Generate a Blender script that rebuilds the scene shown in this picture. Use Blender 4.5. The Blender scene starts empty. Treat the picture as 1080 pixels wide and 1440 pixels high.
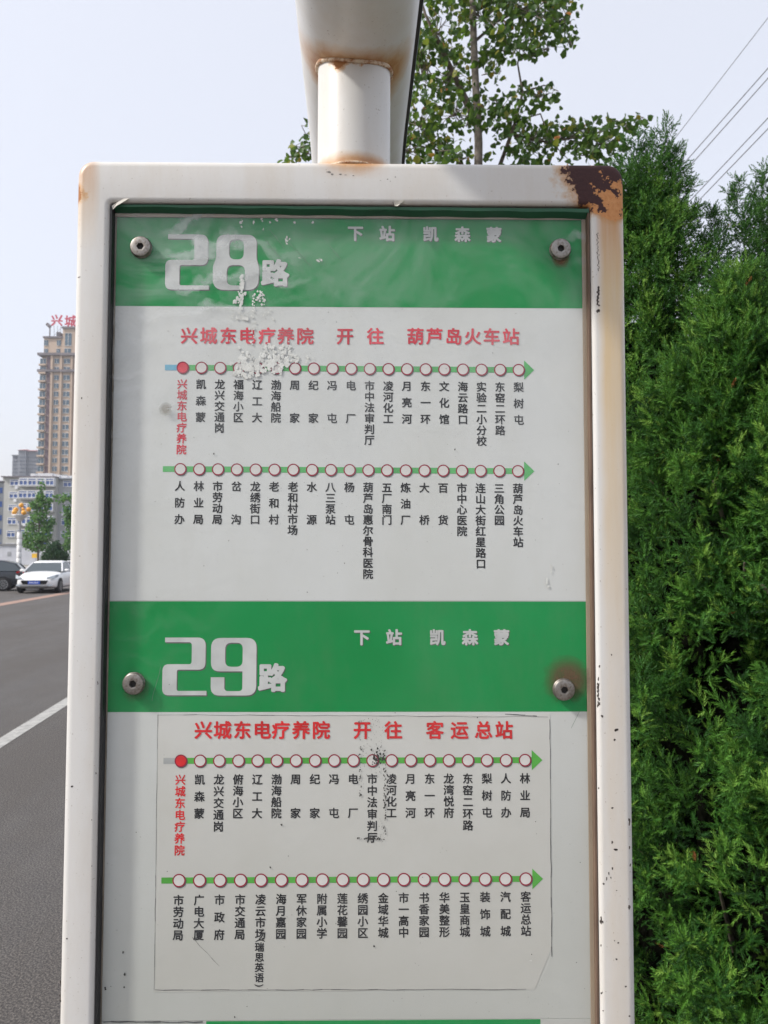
import bpy, math, random
import numpy as np
from mathutils import Vector, Matrix
R = math.radians
rng = np.random.default_rng(7)
random.seed(7)
sc = bpy.context.scene

# ------------------------------------------------------------------ camera
F = 1080.0                                   # focal length in photo pixels (27 mm on a 36 mm long side)
CAM = np.array((0.0, 0.0, 2.0))             # eye height over the road
_r = np.array((1.0, -0.002, -0.0124)); _r /= np.linalg.norm(_r)
_u = np.array((0.0078, 0.9987, -0.0500)); _u -= _r*_u.dot(_r); _u /= np.linalg.norm(_u)
_y = np.cross(_u, _r)
MW = np.array((_r, _y, _u))                  # camera vector -> world vector
cd = bpy.data.cameras.new('camera'); cam = bpy.data.objects.new('camera', cd); sc.collection.objects.link(cam)
m4 = Matrix.Identity(4)
for i in range(3):
    for j in range(3): m4[i][j] = MW[i][j]
    m4[i][3] = CAM[i]
cam.matrix_world = m4
cd.sensor_fit = 'VERTICAL'; cd.sensor_height = 36; cd.sensor_width = 27; cd.lens = 27
cd.clip_start = 0.05; cd.clip_end = 3000
cd.dof.use_dof = True; cd.dof.focus_distance = 0.88; cd.dof.aperture_fstop = 17.0
sc.camera = cam

# ------------------------------------------------------------------ light
SUN_DIR = Vector((-0.68, -0.24, 0.68)).normalized()      # towards the sun
elev = math.asin(SUN_DIR.z); azim = math.atan2(SUN_DIR.x, SUN_DIR.y)
w = bpy.data.worlds.new('World'); sc.world = w; w.use_nodes = True
nt = w.node_tree; nt.nodes.clear()
sky = nt.nodes.new('ShaderNodeTexSky'); sky.sky_type = 'NISHITA'; sky.sun_disc = False
sky.sun_elevation = elev; sky.sun_rotation = azim
sky.air_density = 1.0; sky.dust_density = 5.0; sky.ozone_density = 1.0; sky.altitude = 0
hz = nt.nodes.new('ShaderNodeMixRGB'); hz.inputs[0].default_value = 0.55; hz.inputs[2].default_value = (7.5, 7.55, 8.0, 1)
bg = nt.nodes.new('ShaderNodeBackground'); bg.inputs[1].default_value = 0.132
wo = nt.nodes.new('ShaderNodeOutputWorld')
nt.links.new(sky.outputs[0], hz.inputs[1]); nt.links.new(hz.outputs[0], bg.inputs[0]); nt.links.new(bg.outputs[0], wo.inputs[0])
sl = bpy.data.lights.new('sun', 'SUN'); sl.energy = 3.4; sl.angle = R(4.0); sl.color = (1.0, 0.965, 0.91)
so = bpy.data.objects.new('sun', sl); sc.collection.objects.link(so)
so.rotation_euler = (-SUN_DIR).to_track_quat('-Z', 'Y').to_euler()
sc.view_settings.view_transform = 'Standard'; sc.view_settings.look = 'None'
sc.view_settings.exposure = 0.37; sc.view_settings.gamma = 1; sc.view_settings.use_curve_mapping = False
sc.cycles.use_denoising = True
sc.cycles.max_bounces = 8; sc.cycles.transparent_max_bounces = 12
sc.cycles.caustics_reflective = False; sc.cycles.caustics_refractive = False

# ------------------------------------------------------------------ pixel -> place
def ray(px, py): return MW @ np.array(((px-540)/F, (720-py)/F, -1.0))
def at(px, py, Y):
    d = ray(px, py); return CAM + d*(Y/d[1])
def ground(px, py, z=0.0):
    d = ray(px, py); return CAM + d*((z-CAM[2])/d[2])
_d = ray(435, 778); RDA = math.atan2(-_d[0], _d[1])      # heading of the road
RD = np.array((-math.sin(RDA), math.cos(RDA), 0)); RR = np.array((math.cos(RDA), math.sin(RDA), 0))
def road(lat, dist, z=0.0):
    p = RR*lat + RD*dist; return np.array((p[0], p[1], z))

# ------------------------------------------------------------------ objects
def link(o, parent=None):
    sc.collection.objects.link(o)
    if parent is not None: o.parent = parent
    return o
def tag(o, label=None, cat=None, group=None, kind=None):
    if label: o['label'] = label
    if cat: o['category'] = cat
    if group: o['group'] = group
    if kind: o['kind'] = kind
    return o
def empty(name, loc=(0, 0, 0), rz=0):
    o = bpy.data.objects.new(name, None); link(o); o.location = loc; o.rotation_euler = (0, 0, rz); o.empty_display_size = .1
    return o
class MB:
    def __init__(s): s.v = []; s.f = []; s.m = []; s.sm = []
    def add(s, vs, fs, mat=0, smooth=False):
        b = len(s.v); s.v += [tuple(map(float, v)) for v in vs]
        for f in fs: s.f.append(tuple(i+b for i in f)); s.m.append(mat); s.sm.append(smooth)
        return s
    def box(s, a, b, mat=0):
        x0, y0, z0 = a; x1, y1, z1 = b
        vs = [(x0,y0,z0),(x1,y0,z0),(x1,y1,z0),(x0,y1,z0),(x0,y0,z1),(x1,y0,z1),(x1,y1,z1),(x0,y1,z1)]
        return s.add(vs, [(0,3,2,1),(4,5,6,7),(0,1,5,4),(1,2,6,5),(2,3,7,6),(3,0,4,7)], mat)
    def tube(s, pts, rad, n=8, mat=0, cap=True, smooth=True):
        pts = [Vector(p) for p in pts]
        rads = rad if hasattr(rad, '__len__') else [rad]*len(pts)
        ref = None; vs = []
        for i, p in enumerate(pts):
            t = (pts[min(i+1, len(pts)-1)] - pts[max(i-1, 0)]).normalized()
            if ref is None:
                ref = Vector((0, 0, 1)) if abs(t.z) < .9 else Vector((1, 0, 0))
            a = (ref - t*ref.dot(t)).normalized(); ref = a; b = t.cross(a)
            for k in range(n):
                q = 2*math.pi*k/n; vs.append(p + (a*math.cos(q) + b*math.sin(q))*rads[i])
        fs = []
        for i in range(len(pts)-1):
            for k in range(n):
                k2 = (k+1) % n; fs.append((i*n+k, i*n+k2, (i+1)*n+k2, (i+1)*n+k))
        s.add(vs, fs, mat, smooth)
        if cap:
            s.add([vs[k] for k in range(n)], [tuple(range(n))[::-1]], mat)
            s.add(vs[-n:], [tuple(range(n))], mat)
        return s
    def lathe(s, prof, c=(0, 0, 0), n=24, mat=0, axis='z', smooth=True):
        vs = []
        for r, h in prof:
            for k in range(n):
                q = 2*math.pi*k/n; x, y = r*math.cos(q), r*math.sin(q)
                vs.append((c[0]+x, c[1]+y, c[2]+h) if axis == 'z' else (c[0]+x, c[1]-h, c[2]+y))
        fs = [(i*n+k, i*n+(k+1) % n, (i+1)*n+(k+1) % n, (i+1)*n+k) for i in range(len(prof)-1) for k in range(n)]
        return s.add(vs, fs, mat, smooth)
    def mesh(s, name, mats):
        me = bpy.data.meshes.new(name); me.from_pydata(s.v, [], s.f)
        for m in (mats if isinstance(mats, (list, tuple)) else [mats]): me.materials.append(m)
        me.polygons.foreach_set('material_index', s.m); me.polygons.foreach_set('use_smooth', s.sm)
        me.update(); return me
    def build(s, name, mats, parent=None, loc=None):
        o = link(bpy.data.objects.new(name, s.mesh(name, mats)), parent)
        if loc is not None: o.location = loc
        return o
def tri_mesh(name, V, T, mat, attr=None, smooth=False):
    """V (n,3), T (m,3) numpy; attr: per-face float 'tint'"""
    me = bpy.data.meshes.new(name)
    me.vertices.add(len(V)); me.vertices.foreach_set('co', np.ascontiguousarray(V, dtype=np.float32).ravel())
    me.loops.add(len(T)*3); me.loops.foreach_set('vertex_index', np.ascontiguousarray(T, dtype=np.int32).ravel())
    me.polygons.add(len(T)); me.polygons.foreach_set('loop_start', np.arange(0, len(T)*3, 3, dtype=np.int32))
    if attr is not None:
        a = me.attributes.new('tint', 'FLOAT', 'FACE'); a.data.foreach_set('value', np.asarray(attr, dtype=np.float32))
    me.materials.append(mat); me.update(calc_edges=True)
    return me

# ------------------------------------------------------------------ materials
class NT:
    """tiny node-expression helper"""
    def __init__(s, name):
        s.mat = bpy.data.materials.new(name); s.mat.use_nodes = True; s.t = s.mat.node_tree
        s.p = s.t.nodes['Principled BSDF']; s.out = s.t.nodes['Material Output']
    def n(s, typ, **k):
        x = s.t.nodes.new(typ)
        for a, b in k.items(): setattr(x, a, b)
        return x
    def put(s, sock, v):
        if isinstance(v, bpy.types.NodeSocket): s.t.links.new(v, sock)
        elif isinstance(v, (tuple, list)): sock.default_value = tuple(v) if len(v) == len(sock.default_value) else (*v, 1)
        elif sock.type == 'RGBA': sock.default_value = (v, v, v, 1)
        else: sock.default_value = v
    def math(s, op, a, b=0.0, c=None):
        x = s.n('ShaderNodeMath', operation=op); s.put(x.inputs[0], a); s.put(x.inputs[1], b)
        if c is not None: s.put(x.inputs[2], c)
        return x.outputs[0]
    def obj(s): return s.n('ShaderNodeTexCoord').outputs['Object']
    def xyz(s, v):
        x = s.n('ShaderNodeSeparateXYZ'); s.put(x.inputs[0], v); return x.outputs
    def scale(s, v, k):
        x = s.n('ShaderNodeVectorMath', operation='MULTIPLY'); s.put(x.inputs[0], v); x.inputs[1].default_value = k; return x.outputs[0]
    def noise(s, v, sc_, det=4, rough=.55, dist=0):
        x = s.n('ShaderNodeTexNoise'); s.put(x.inputs['Vector'], v); x.inputs['Scale'].default_value = sc_
        x.inputs['Detail'].default_value = det; x.inputs['Roughness'].default_value = rough; x.inputs['Distortion'].default_value = dist
        return x.outputs['Fac']
    def ramp(s, f, a, b, lo=0.0, hi=1.0):
        x = s.n('ShaderNodeMapRange'); s.put(x.inputs[0], f); x.inputs[1].default_value = a; x.inputs[2].default_value = b
        x.inputs[3].default_value = lo; x.inputs[4].default_value = hi; return x.outputs[0]
    def mix(s, f, a, b):
        x = s.n('ShaderNodeMixRGB'); s.put(x.inputs[0], f); s.put(x.inputs[1], a); s.put(x.inputs[2], b); return x.outputs[0]
    def attr(s, name):
        x = s.n('ShaderNodeAttribute'); x.attribute_name = name; return x.outputs['Fac']
    def bump(s, h, strength=.2, dist=.001):
        x = s.n('ShaderNodeBump'); s.put(x.inputs['Height'], h); x.inputs['Strength'].default_value = strength; x.inputs['Distance'].default_value = dist
        s.t.links.new(x.outputs[0], s.p.inputs['Normal'])
    def base(s, c, rough=.5, metal=0.0, spec=.5):
        s.put(s.p.inputs['Base Color'], c); s.put(s.p.inputs['Roughness'], rough); s.put(s.p.inputs['Metallic'], metal)
        s.put(s.p.inputs['Specular IOR Level'], spec)
        return s.mat
def plain(name, c, rough=.6, metal=0., var=.12, sc_=6., spec=.5):
    m = NT(name); o = m.obj(); nz = m.noise(o, sc_, 5)
    c1 = tuple(x*(1-var) for x in c); c2 = tuple(min(1, x*(1+var)) for x in c)
    return m.base(m.mix(m.ramp(nz, .35, .65), c1, c2), rough, metal, spec)

# ================================================================== SETTING
m = NT('asphalt'); o = m.obj()
fine = m.noise(o, 95, 3, .75); mid = m.noise(o, 3.0, 6, .6); big = m.noise(m.scale(o, (1, .25, 1)), .9, 5, .65)
c = m.mix(m.ramp(mid, .3, .7), (.084, .088, .096), (.112, .112, .114))
c = m.mix(m.ramp(big, .42, .60), c, m.mix(.65, c, (.060, .056, .054)))
stone = m.ramp(fine, .46, .57)
c = m.mix(stone, m.mix(.65, c, (.028, .025, .024)), m.mix(.32, c, (.27, .235, .205)))
m.bump(fine, .9, .010)
M_asphalt = m.base(c, .85, spec=.3)
m = NT('road_white_paint'); o = m.obj()
wear = m.ramp(m.noise(o, 9, 7, .7), .40, .68)
M_roadwhite = m.base(m.mix(wear, (.36, .36, .345), (.20, .20, .195)), .8)
m = NT('road_red_paint'); o = m.obj()
wear = m.ramp(m.noise(o, 4, 6, .7), .40, .65)
M_roadred = m.base(m.mix(wear, (.33, .20, .15), (.20, .15, .13)), .8)
M_paver = plain('paver', (.30, .27, .25), .9, sc_=12)
M_kerb = plain('kerb_stone', (.36, .35, .34), .9, sc_=9)
M_soil = plain('soil', (.075, .052, .035), .95, sc_=14, var=.35)
M_terrain = plain('terrain', (.17, .17, .15), .95, sc_=.2)

def slab(name, mat, lat0, lat1, d0, d1, z, thick=None, kind='structure'):
    b = MB(); b.box((lat0, d0, z-(thick or .3)), (lat1, d1, z))
    o = b.build(name, mat); o.rotation_euler = (0, 0, RDA); tag(o, kind=kind); return o
g = MB(); S = 1500
g.add([(-S, -S, -.02), (S, -S, -.02), (S, S, -.02), (-S, S, -.02)], [(0, 1, 2, 3)]); tag(g.build('ground', M_terrain), kind='structure')
g = MB(); g.add([(-28, -60, 0), (-.62, -60, 0), (-.62, 400, 0), (-28, 400, 0)], [(0, 1, 2, 3)])
o = g.build('road', M_asphalt); o.rotation_euler = (0, 0, RDA); tag(o, kind='structure')
g = MB()
g.add([(-3.26, -30, .004), (-3.09, -30, .004), (-3.09, 150, .004), (-3.26, 150, .004)], [(0, 1, 2, 3)])
o = g.build('lane_line', M_roadwhite); o.rotation_euler = (0, 0, RDA); tag(o, kind='structure')
g = MB(); g.add([(-11.5, -30, .004), (-10.95, -30, .004), (-10.95, 150, .004), (-11.5, 150, .004)], [(0, 1, 2, 3)])
o = g.build('centre_line', M_roadred); o.rotation_euler = (0, 0, RDA); tag(o, kind='structure')
slab('pavement', M_paver, -.50, 1.2-.55, -20, 120, .15)
slab('planting_bed', M_soil, .75, 6, -20, 60, .13)
slab('bed_kerb', M_kerb, .65, .75, -20, 60, .20)
slab('far_pavement', M_paver, -38, -28.15, -20, 92, .13)
slab('far_kerb', M_kerb, -28.15, -28, -20, 92, .15)
# near kerb of separate stones
kerb = empty('kerb', (0, 0, 0), RDA); tag(kerb, kind='structure')
kb = MB(); kb.box((-.615, 0, -.2), (-.505, .985, .155)); kme = kb.mesh('kerb_stone', M_kerb)
for i in range(30):
    o = link(bpy.data.objects.new('kerb_stone', kme), kerb); o.location = (random.uniform(-.002, .002), -6+i, random.uniform(-.002, .002))

# ================================================================== BUS STOP SIGN
YF, YP = .870, .8855                         # front of the frame, print plane
YA = .8825                                   # acrylic front
XLo = (at(113, 300, YF)[0]+at(83, 1440, YF)[0])/2; XRo = (at(880, 300, YF)[0]+at(887, 1440, YF)[0])/2
XLi = (at(155, 300, YF)[0]+at(128, 1440, YF)[0])/2; XRi = (at(836, 300, YF)[0]+at(840, 1440, YF)[0])/2
ZTo = at(500, 231, YF)[2]; ZTi = at(500, 286, YF)[2]
XLo -= .0034; XRo += .0028; ZTo += .0040
print('frame', XLo, XLi, XRi, XRo, ZTo, ZTi)
ZBi = .62; ZBo = ZBi-.045
FD = .100                                    # frame depth

# --- painted steel with rust
def rust_paint(name, rusts, base=(.60, .597, .585), streaks=()):
    """rusts: list of (kind, data...) producing masks in object space"""
    m = NT(name); o = m.obj(); X, Y, Z = m.xyz(o)
    n1 = m.noise(o, 16, 7, .68); n2 = m.noise(o, 60, 6, .7); n3 = m.noise(o, 9, 3); n4 = m.noise(o, 260, 3, .6)
    def dist(c):
        v = m.n('ShaderNodeVectorMath', operation='DISTANCE'); m.put(v.inputs[0], o); v.inputs[1].default_value = c; return v.outputs['Value']
    nn = m.math('SUBTRACT', n1, .5); nf = m.math('SUBTRACT', n2, .5)
    grime = m.ramp(m.noise(m.scale(o, (1, 1, .25)), 14, 7, .68), .42, .75, 0, .50)
    col = m.mix(grime, base, (.50, .44, .36))
    speck = m.ramp(m.noise(o, 330, 2, .5), .70, .74)
    col = m.mix(m.math('MULTIPLY', speck, .6), col, (.25, .20, .16))
    rough = m.ramp(n3, .3, .7, .30, .42)
    tot = None
    for k in rusts:
        if k[0] == 'blot':           # c, radius, noise, dark share
            d = dist(k[1]); e = m.math('ADD', d, m.math('MULTIPLY', nn, k[3])); e = m.math('ADD', e, m.math('MULTIPLY', nf, k[3]*.5))
            halo = m.ramp(e, k[2]*1.0, k[2]*1.45, 1, 0); core = m.ramp(e, k[2]*.90, k[2]*.93, 1, 0)
        elif k[0] == 'corner':       # cx, cz, rx, rz
            dx = m.math('DIVIDE', m.math('SUBTRACT', X, k[1]), k[3]); dz = m.math('DIVIDE', m.math('SUBTRACT', Z, k[2]), k[4])
            e = m.math('SQRT', m.math('ADD', m.math('MULTIPLY', dx, dx), m.math('MULTIPLY', dz, dz)))
            e = m.math('ADD', e, m.math('MULTIPLY', nn, 1.1)); e = m.math('ADD', e, m.math('MULTIPLY', nf, .45))
            halo = m.ramp(e, .96, 1.16, 1, 0); core = m.ramp(e, .95, .97, 1, 0)
        elif k[0] == 'zline':        # z, half height
            d = m.math('ABSOLUTE', m.math('SUBTRACT', Z, k[1]))
            e = m.math('ADD', d, m.math('MULTIPLY', nn, k[2]*3.0)); e = m.math('ADD', e, m.math('MULTIPLY', nf, k[2]*1.2))
            halo = m.ramp(e, k[2]*.4, k[2]*2.4, 1, 0); core = m.ramp(e, k[2]*-.5, k[2]*-.35, 1, 0)
        elif k[0] == 'ring':         # (x,y), radius, width
            dx = m.math('SUBTRACT', X, k[1]); dy = m.math('SUBTRACT', Y, k[2])
            d = m.math('ABSOLUTE', m.math('SUBTRACT', m.math('SQRT', m.math('ADD', m.math('MULTIPLY', dx, dx), m.math('MULTIPLY', dy, dy))), k[3]))
            if len(k) > 5: d = m.math('ADD', d, m.math('MULTIPLY', m.math('ABSOLUTE', m.math('SUBTRACT', Z, k[5])), 1.0))
            e = m.math('ADD', d, m.math('MULTIPLY', nn, k[4]*2.6)); e = m.math('ADD', e, m.math('MULTIPLY', nf, k[4]))
            halo = m.ramp(e, k[4]*.3, k[4]*1.9, 1, 0); core = m.ramp(e, k[4]*-.3, k[4]*-.15, 1, 0)
        dk = k[-1] if isinstance(k[-1], str) else ''
        col = m.mix(m.math('MULTIPLY', halo, .8), col, (.50, .30, .12))
        col = m.mix(m.math('MULTIPLY', m.math('MULTIPLY', halo, halo), m.ramp(n2, .35, .6, .2, .85)), col, (.36, .15, .05))
        if dk == 'flake':
            fl = m.ramp(m.math('ADD', m.math('ADD', n1, m.math('MULTIPLY', nf, 2.2)), m.math('SUBTRACT', m.math('MULTIPLY', m.math('SUBTRACT', Z, k[2]), 7.0), m.math('MULTIPLY', m.math('SUBTRACT', X, k[1]), 5.5))), .33, .35)
            rc = m.mix(fl, m.mix(n4, (.42, .15, .045), (.62, .33, .14)), m.mix(n4, (.030, .012, .014), (.060, .022, .022)))
            col = m.mix(core, col, rc)
        else:
            col = m.mix(core, col, m.mix(n2, (.24, .085, .025), (.40, .19, .07)))
        tot = core if tot is None else m.math('MAXIMUM', tot, core)
    for (cx, hw, z0, length, amt) in streaks:
        ax = m.math('ABSOLUTE', m.math('ADD', m.math('SUBTRACT', X, cx), m.math('MULTIPLY', m.math('SUBTRACT', n3, .5), .012)))
        fx = m.ramp(ax, hw*.45, hw, 1, 0)
        fz = m.ramp(Z, z0-length, z0, 0, 1); fz = m.math('POWER', fz, .8)
        top = m.ramp(Z, z0, z0+.012, 1, 0)
        sn = m.ramp(m.noise(m.scale(o, (1, 1, .06)), 75, 4, .6), .3, .65, .55, 1)
        f = m.math('MULTIPLY', m.math('MULTIPLY', fx, fz), m.math('MULTIPLY', sn, top))
        f = m.math('MULTIPLY', f, m.math('SUBTRACT', 1.0, tot)) if tot is not None else f
        col = m.mix(m.math('MULTIPLY', f, amt), col, m.mix(m.ramp(Z, z0-.10, z0), (.56, .39, .17), (.44, .20, .06)))
    if tot is not None: rough = m.mix(tot, rough, .85)
    hgt = m.math('ADD', m.math('MULTIPLY', n2, .4), m.math('ADD', m.math('MULTIPLY', n4, .2), m.math('MULTIPLY', n1, .9)))
    if tot is not None: hgt = m.math('ADD', hgt, m.math('MULTIPLY', m.math('MULTIPLY', tot, n4), 1.2))
    m.bump(hgt, .20, .0016)
    return m.base(col, rough)

SX, SY, SR = at(498, 150, .920)[0], .920, .0445          # stub
PH = CAM[2]+.648; PR = .073                               # overhead pipe axis height, radius
def pax(Y): return -.0245*Y
M_frame = rust_paint('frame_paint', [
    ('corner', XRo-.010, ZTo-.014, .063, .052, 'flake'),
    ('blot', (XLo+.001, YF+.012, ZTo-.046), .012, .05),
    ('blot', (XLo+.006, YF+.02, ZTo-.008), .012, .04),
    ('ring', SX, SY, SR+.002, .012, ZTo+.001),
    ], streaks=[(XRi+.0225, .0190, ZTo-.050, .52, .95), (XRi+.021, .0150, ZTo-.05, 1.5, .32), (XLo+.012, .016, ZTo-.008, .10, .75), ((SX), .045, ZTo, .022, .55)])
M_pipe = rust_paint('arm_paint', [('ring', SX, SY, SR+.001, .015)], base=(.59, .585, .57))
M_stub = rust_paint('neck_paint', [('zline', ZTo+.004, .0055), ('blot', (SX-.018, SY-SR, PH-PR+.004), .014, .04), ('blot', (SX+.006, SY-SR, PH-PR+.006), .010, .05)], base=(.60, .595, .58))

m = NT('rusty_weld'); o = m.obj(); nz = m.noise(o, 120, 5, .65); M_weld = m.base(m.mix(m.ramp(nz, .40, .60), (.30, .13, .05), (.60, .50, .38)), .8)
sign = empty('bus_stop_sign', (0, 0, 0))
tag(sign, 'white painted bus stop sign with route panels 28 and 29 and rusty frame corners', 'bus stop sign')

def rrect(x0, z0, x1, z1, r, n=7):
    pts = []
    for cx, cz, a0 in ((x1-r, z1-r, 0), (x0+r, z1-r, 90), (x0+r, z0+r, 180), (x1-r, z0+r, 270)):
        for k in range(n):
            a = R(a0+90*k/(n-1)); pts.append((cx+r*math.cos(a), cz+r*math.sin(a)))
    return pts
def frame_mesh():
    W = .0375
    b = MB(); prof = []
    er = .0085                                   # edge radius
    prof.append((er*.3, FD)); prof.append((0, FD-.004))
    for k in range(7):
        a = R(90*k/6); prof.append((er-er*math.cos(a), er-er*math.sin(a)))
    for k in range(7):
        a = R(90*k/6); prof.append((1-er*.7+er*.7*math.sin(a), er*.7-er*.7*math.cos(a)))   # marked >0.5: relative to the inner edge
    prof.append((1, FD))
    n = 9
    loops = []
    for o_, d in prof:
        if o_ > .5:
            k = 1-o_                              # distance before the inner edge
            x0, x1, z0, z1, r = XLi-k, XRi+k, ZBi-k, ZTi+k, .004+k
        else:
            x0, x1, z0, z1, r = XLo+o_, XRo-o_, ZBo+o_, ZTo-o_, max(.019-o_, .002)
        loops.append([(x, YF+d, z) for x, z in rrect(x0, z0, x1, z1, r, n)])
    L = len(loops[0]); vs = [p for l in loops for p in l]; fs = []
    for i in range(len(loops)-1):
        for k in range(L): fs.append((i*L+k, i*L+(k+1) % L, (i+1)*L+(k+1) % L, (i+1)*L+k))
    for k in range(L): fs.append(((len(loops)-1)*L+k, (len(loops)-1)*L+(k+1) % L, (k+1) % L, k))
    b.add(vs, fs, 0, True); return b
fr = frame_mesh().build('frame', M_frame, sign)
# arm: horizontal pipe that bends down into the post behind the sign
pts = []; Y0, YB, BR = .66, 1.13, .24
for i in range(14): y = Y0+(YB-Y0)*i/13; pts.append((pax(y), y, PH))
for i in range(1, 15):
    a = R(90*i/14); y = YB+BR*math.sin(a); pts.append((pax(y), y, PH-BR+BR*math.cos(a)))
b = MB(); b.tube(pts, PR, 48, cap=True); b.build('arm', M_pipe, sign)
b = MB(); xp = pax(YB+BR); zs = [PH-BR, 1.6, 1.0, .5, .16]
b.tube([(xp, YB+BR, z) for z in zs], PR, 48); b.lathe([(.16, .15), (.16, .168), (PR+.03, .17), (PR, .19)], (xp, YB+BR, 0), 32); b.build('post', M_pipe, sign)
b = MB(); b.tube([(SX, SY, ZTo-.012+.01*i) for i in range(int((PH-ZTo)/.01))], SR, 48); b.build('neck', M_stub, sign)
# weld beads
b = MB(); w_ = []
for k in range(64):
    a = 2*math.pi*k/64; x = SX+SR*math.cos(a); y = SY+SR*math.sin(a); dx = x-pax(y)
    w_.append((x+.001*math.cos(a), y+.001*math.sin(a), PH-math.sqrt(max(PR**2-dx**2, 1e-6))-.0005))
w_.append(w_[0]); b.tube(w_, [.0022+.0007*random.random() for _ in w_], 8, cap=False); b.build('weld_bead', M_weld, sign); b = MB()
w_ = [(SX+(SR+.0005)*math.cos(2*math.pi*k/64), SY+(SR+.0005)*math.sin(2*math.pi*k/64), ZTo+.0005+.0006*random.random()) for k in range(64)]
w_.append(w_[0]); b.tube(w_, [.0018+.0006*random.random() for _ in w_], 8, cap=False)
b.build('weld_bead', M_weld, sign)
M_black = plain('black_rubber', (.018, .018, .02), .5, sc_=20)
b = MB(); cb = []
for i in range(18):
    y = Y0+.02+(1.28-Y0)*i/17; z = PH-.002
    if y > YB: a = math.asin(min(1, (y-YB)/BR)); z = PH-BR+(BR)*math.cos(a)
    cb.append((pax(y)+PR+.0018, y, z))
b.tube(cb, .0034, 8); b.build('cable', M_black, sign)
# hanging scrap on the left side of the arm
b = MB(); p = at(420, 103, 1.0); b.add([(p[0]-.002, 1.0, p[2]+.003), (p[0]+.003, 1.0, p[2]+.002), (p[0]+.004, 1.003, p[2]-.004), (p[0]-.001, .998, p[2]-.003)], [(0, 1, 2, 3), (3, 2, 1, 0)]); 
# --- backing board, gaskets
M_back = plain('backing_board', (.30, .25, .20), .7, sc_=18, var=.3)
b = MB(); b.box((XLi-.012, YP+.0012, ZBi-.012), (XRi+.012, YP+.009, ZTi+.012)); b.build('backing_board', M_back, sign)
m = NT('brown_sealant'); o = m.obj(); M_brown = m.base(m.mix(m.noise(m.scale(o, (1, 1, .3)), 60, 5, .6), (.045, .028, .02), (.20, .13, .09)), .8)
M_dgreen = plain('green_fold', (.012, .085, .042), .45, sc_=12)
b = MB(); b.box((XLi+.0006, YF+.004, ZBi), (XLi+.0026, YP, ZTi-.001)); b.build('gasket', M_black, sign)  # black gasket, its colour also standing for shade on the inner wall
b = MB(); b.box((XRi-.0030, YF+.004, ZBi), (XRi-.0008, YP, ZTi-.001)); b.build('gasket', M_brown, sign)
# green print folded over the top edge, sagging a little to the right
b = MB(); n = 40; vs = []; fs = []
for i in range(n+1):
    x = XLi+.004+(XRi-XLi-.0055)*i/n; s_ = i/n
    dz = .0015 + .0045*s_ + .0006*math.sin(i*1.3)
    vs += [(x, YF+.003, ZTi-.0012-dz*.3), (x, YF+.0035, ZTi-.003-dz*.65), (x, YA+.001, ZTi-.0065-dz*.8)]
for i in range(n): fs += [(3*i, 3*i+3, 3*i+4, 3*i+1), (3*i+1, 3*i+4, 3*i+5, 3*i+2)]
b.add(vs, fs, 0, False); b.build('folded_sheet', M_dgreen, sign)
# peeling tape scraps
M_tape = plain('old_tape', (.50, .48, .43), .5, sc_=60, var=.3)
def scrap(px, py, poly, Y=YF+.001):
    b = MB(); c0 = at(px, py, Y); k = .9/F
    vs = [(c0[0]+x*k, Y-.0015+.001*math.sin(i*2.1), c0[2]-y*k) for i, (x, y) in enumerate(poly)]
    vs2 = [(x, y+.0007, z) for x, y, z in vs]; n = len(vs)
    b.add(vs+vs2, [tuple(range(n)), tuple(range(n, 2*n))[::-1]]+[(i, (i+1) % n, n+(i+1) % n, n+i) for i in range(n)])
    return b.build('tape_scrap', M_tape, sign)
scrap(160, 287, [(-2, 3), (-1, 8), (4, 4), (10, 0), (19, -5), (22, -7), (15, -7), (6, -3)])
scrap(557, 286, [(-3, -3), (-2, 4), (2, 5), (6, 1), (12, -1), (11, -3)])
scrap(128, 1325, [(6, -10), (8, 2), (12, 14), (9, 30), (7, 31), (6, 10)], YP-.002)

# --- printed sheets
def Pn(px, py, Y=YP): p = at(px, py, Y); return p[0], p[2]
PXL = (Pn(165, 430)[0]+Pn(140, 1440)[0])/2; PXR = (Pn(819, 430)[0]+Pn(828, 1001)[0])/2
def Zat(py): return Pn(490, py)[1]
m = NT('printed_white'); o = m.obj()
st = m.ramp(m.noise(m.scale(o, (1, 1, .5)), 7, 6, .6), .42, .75, 0, .34)
low = m.ramp(m.math('ADD', m.xyz(o)[2], m.math('MULTIPLY', m.noise(o, 5, 4), .25)), CAM[2]-.50, CAM[2]+.0, .95, 0)  # shade over the bottom of the sign, painted into the print colour
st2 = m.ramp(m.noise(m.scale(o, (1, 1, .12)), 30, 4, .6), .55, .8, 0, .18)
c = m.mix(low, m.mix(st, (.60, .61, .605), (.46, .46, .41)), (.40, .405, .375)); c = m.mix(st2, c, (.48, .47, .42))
sp = m.ramp(m.noise(o, 420, 1, .5), .745, .77); c = m.mix(m.math('MULTIPLY', sp, .5), c, (.2, .18, .15))
M_white = m.base(c, .55, spec=.3)
m = NT('printed_green'); o = m.obj()
c = m.mix(m.ramp(m.noise(o, 6, 6, .6), .3, .7), (.004, .225, .052), (.006, .262, .068))
c = m.mix(m.ramp(m.noise(m.scale(o, (1, 1, .4)), 22, 5, .65), .5, .8, 0, .22), c, (.10, .22, .10))
M_green = m.base(c, .5, spec=.12)
m = NT('patch_paper'); o = m.obj()
st = m.ramp(m.noise(o, 9, 6, .6), .45, .75, 0, .3); low = m.ramp(m.math('ADD', m.xyz(o)[2], m.math('MULTIPLY', m.noise(o, 5, 4), .25)), CAM[2]-.50, CAM[2]+.0, .9, 0); M_patch = m.base(m.mix(low, m.mix(st, (.60, .595, .575), (.46, .44, .38)), (.41, .405, .37)), .6, spec=.3)  # same bottom shade painted into the patch colour
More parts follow.
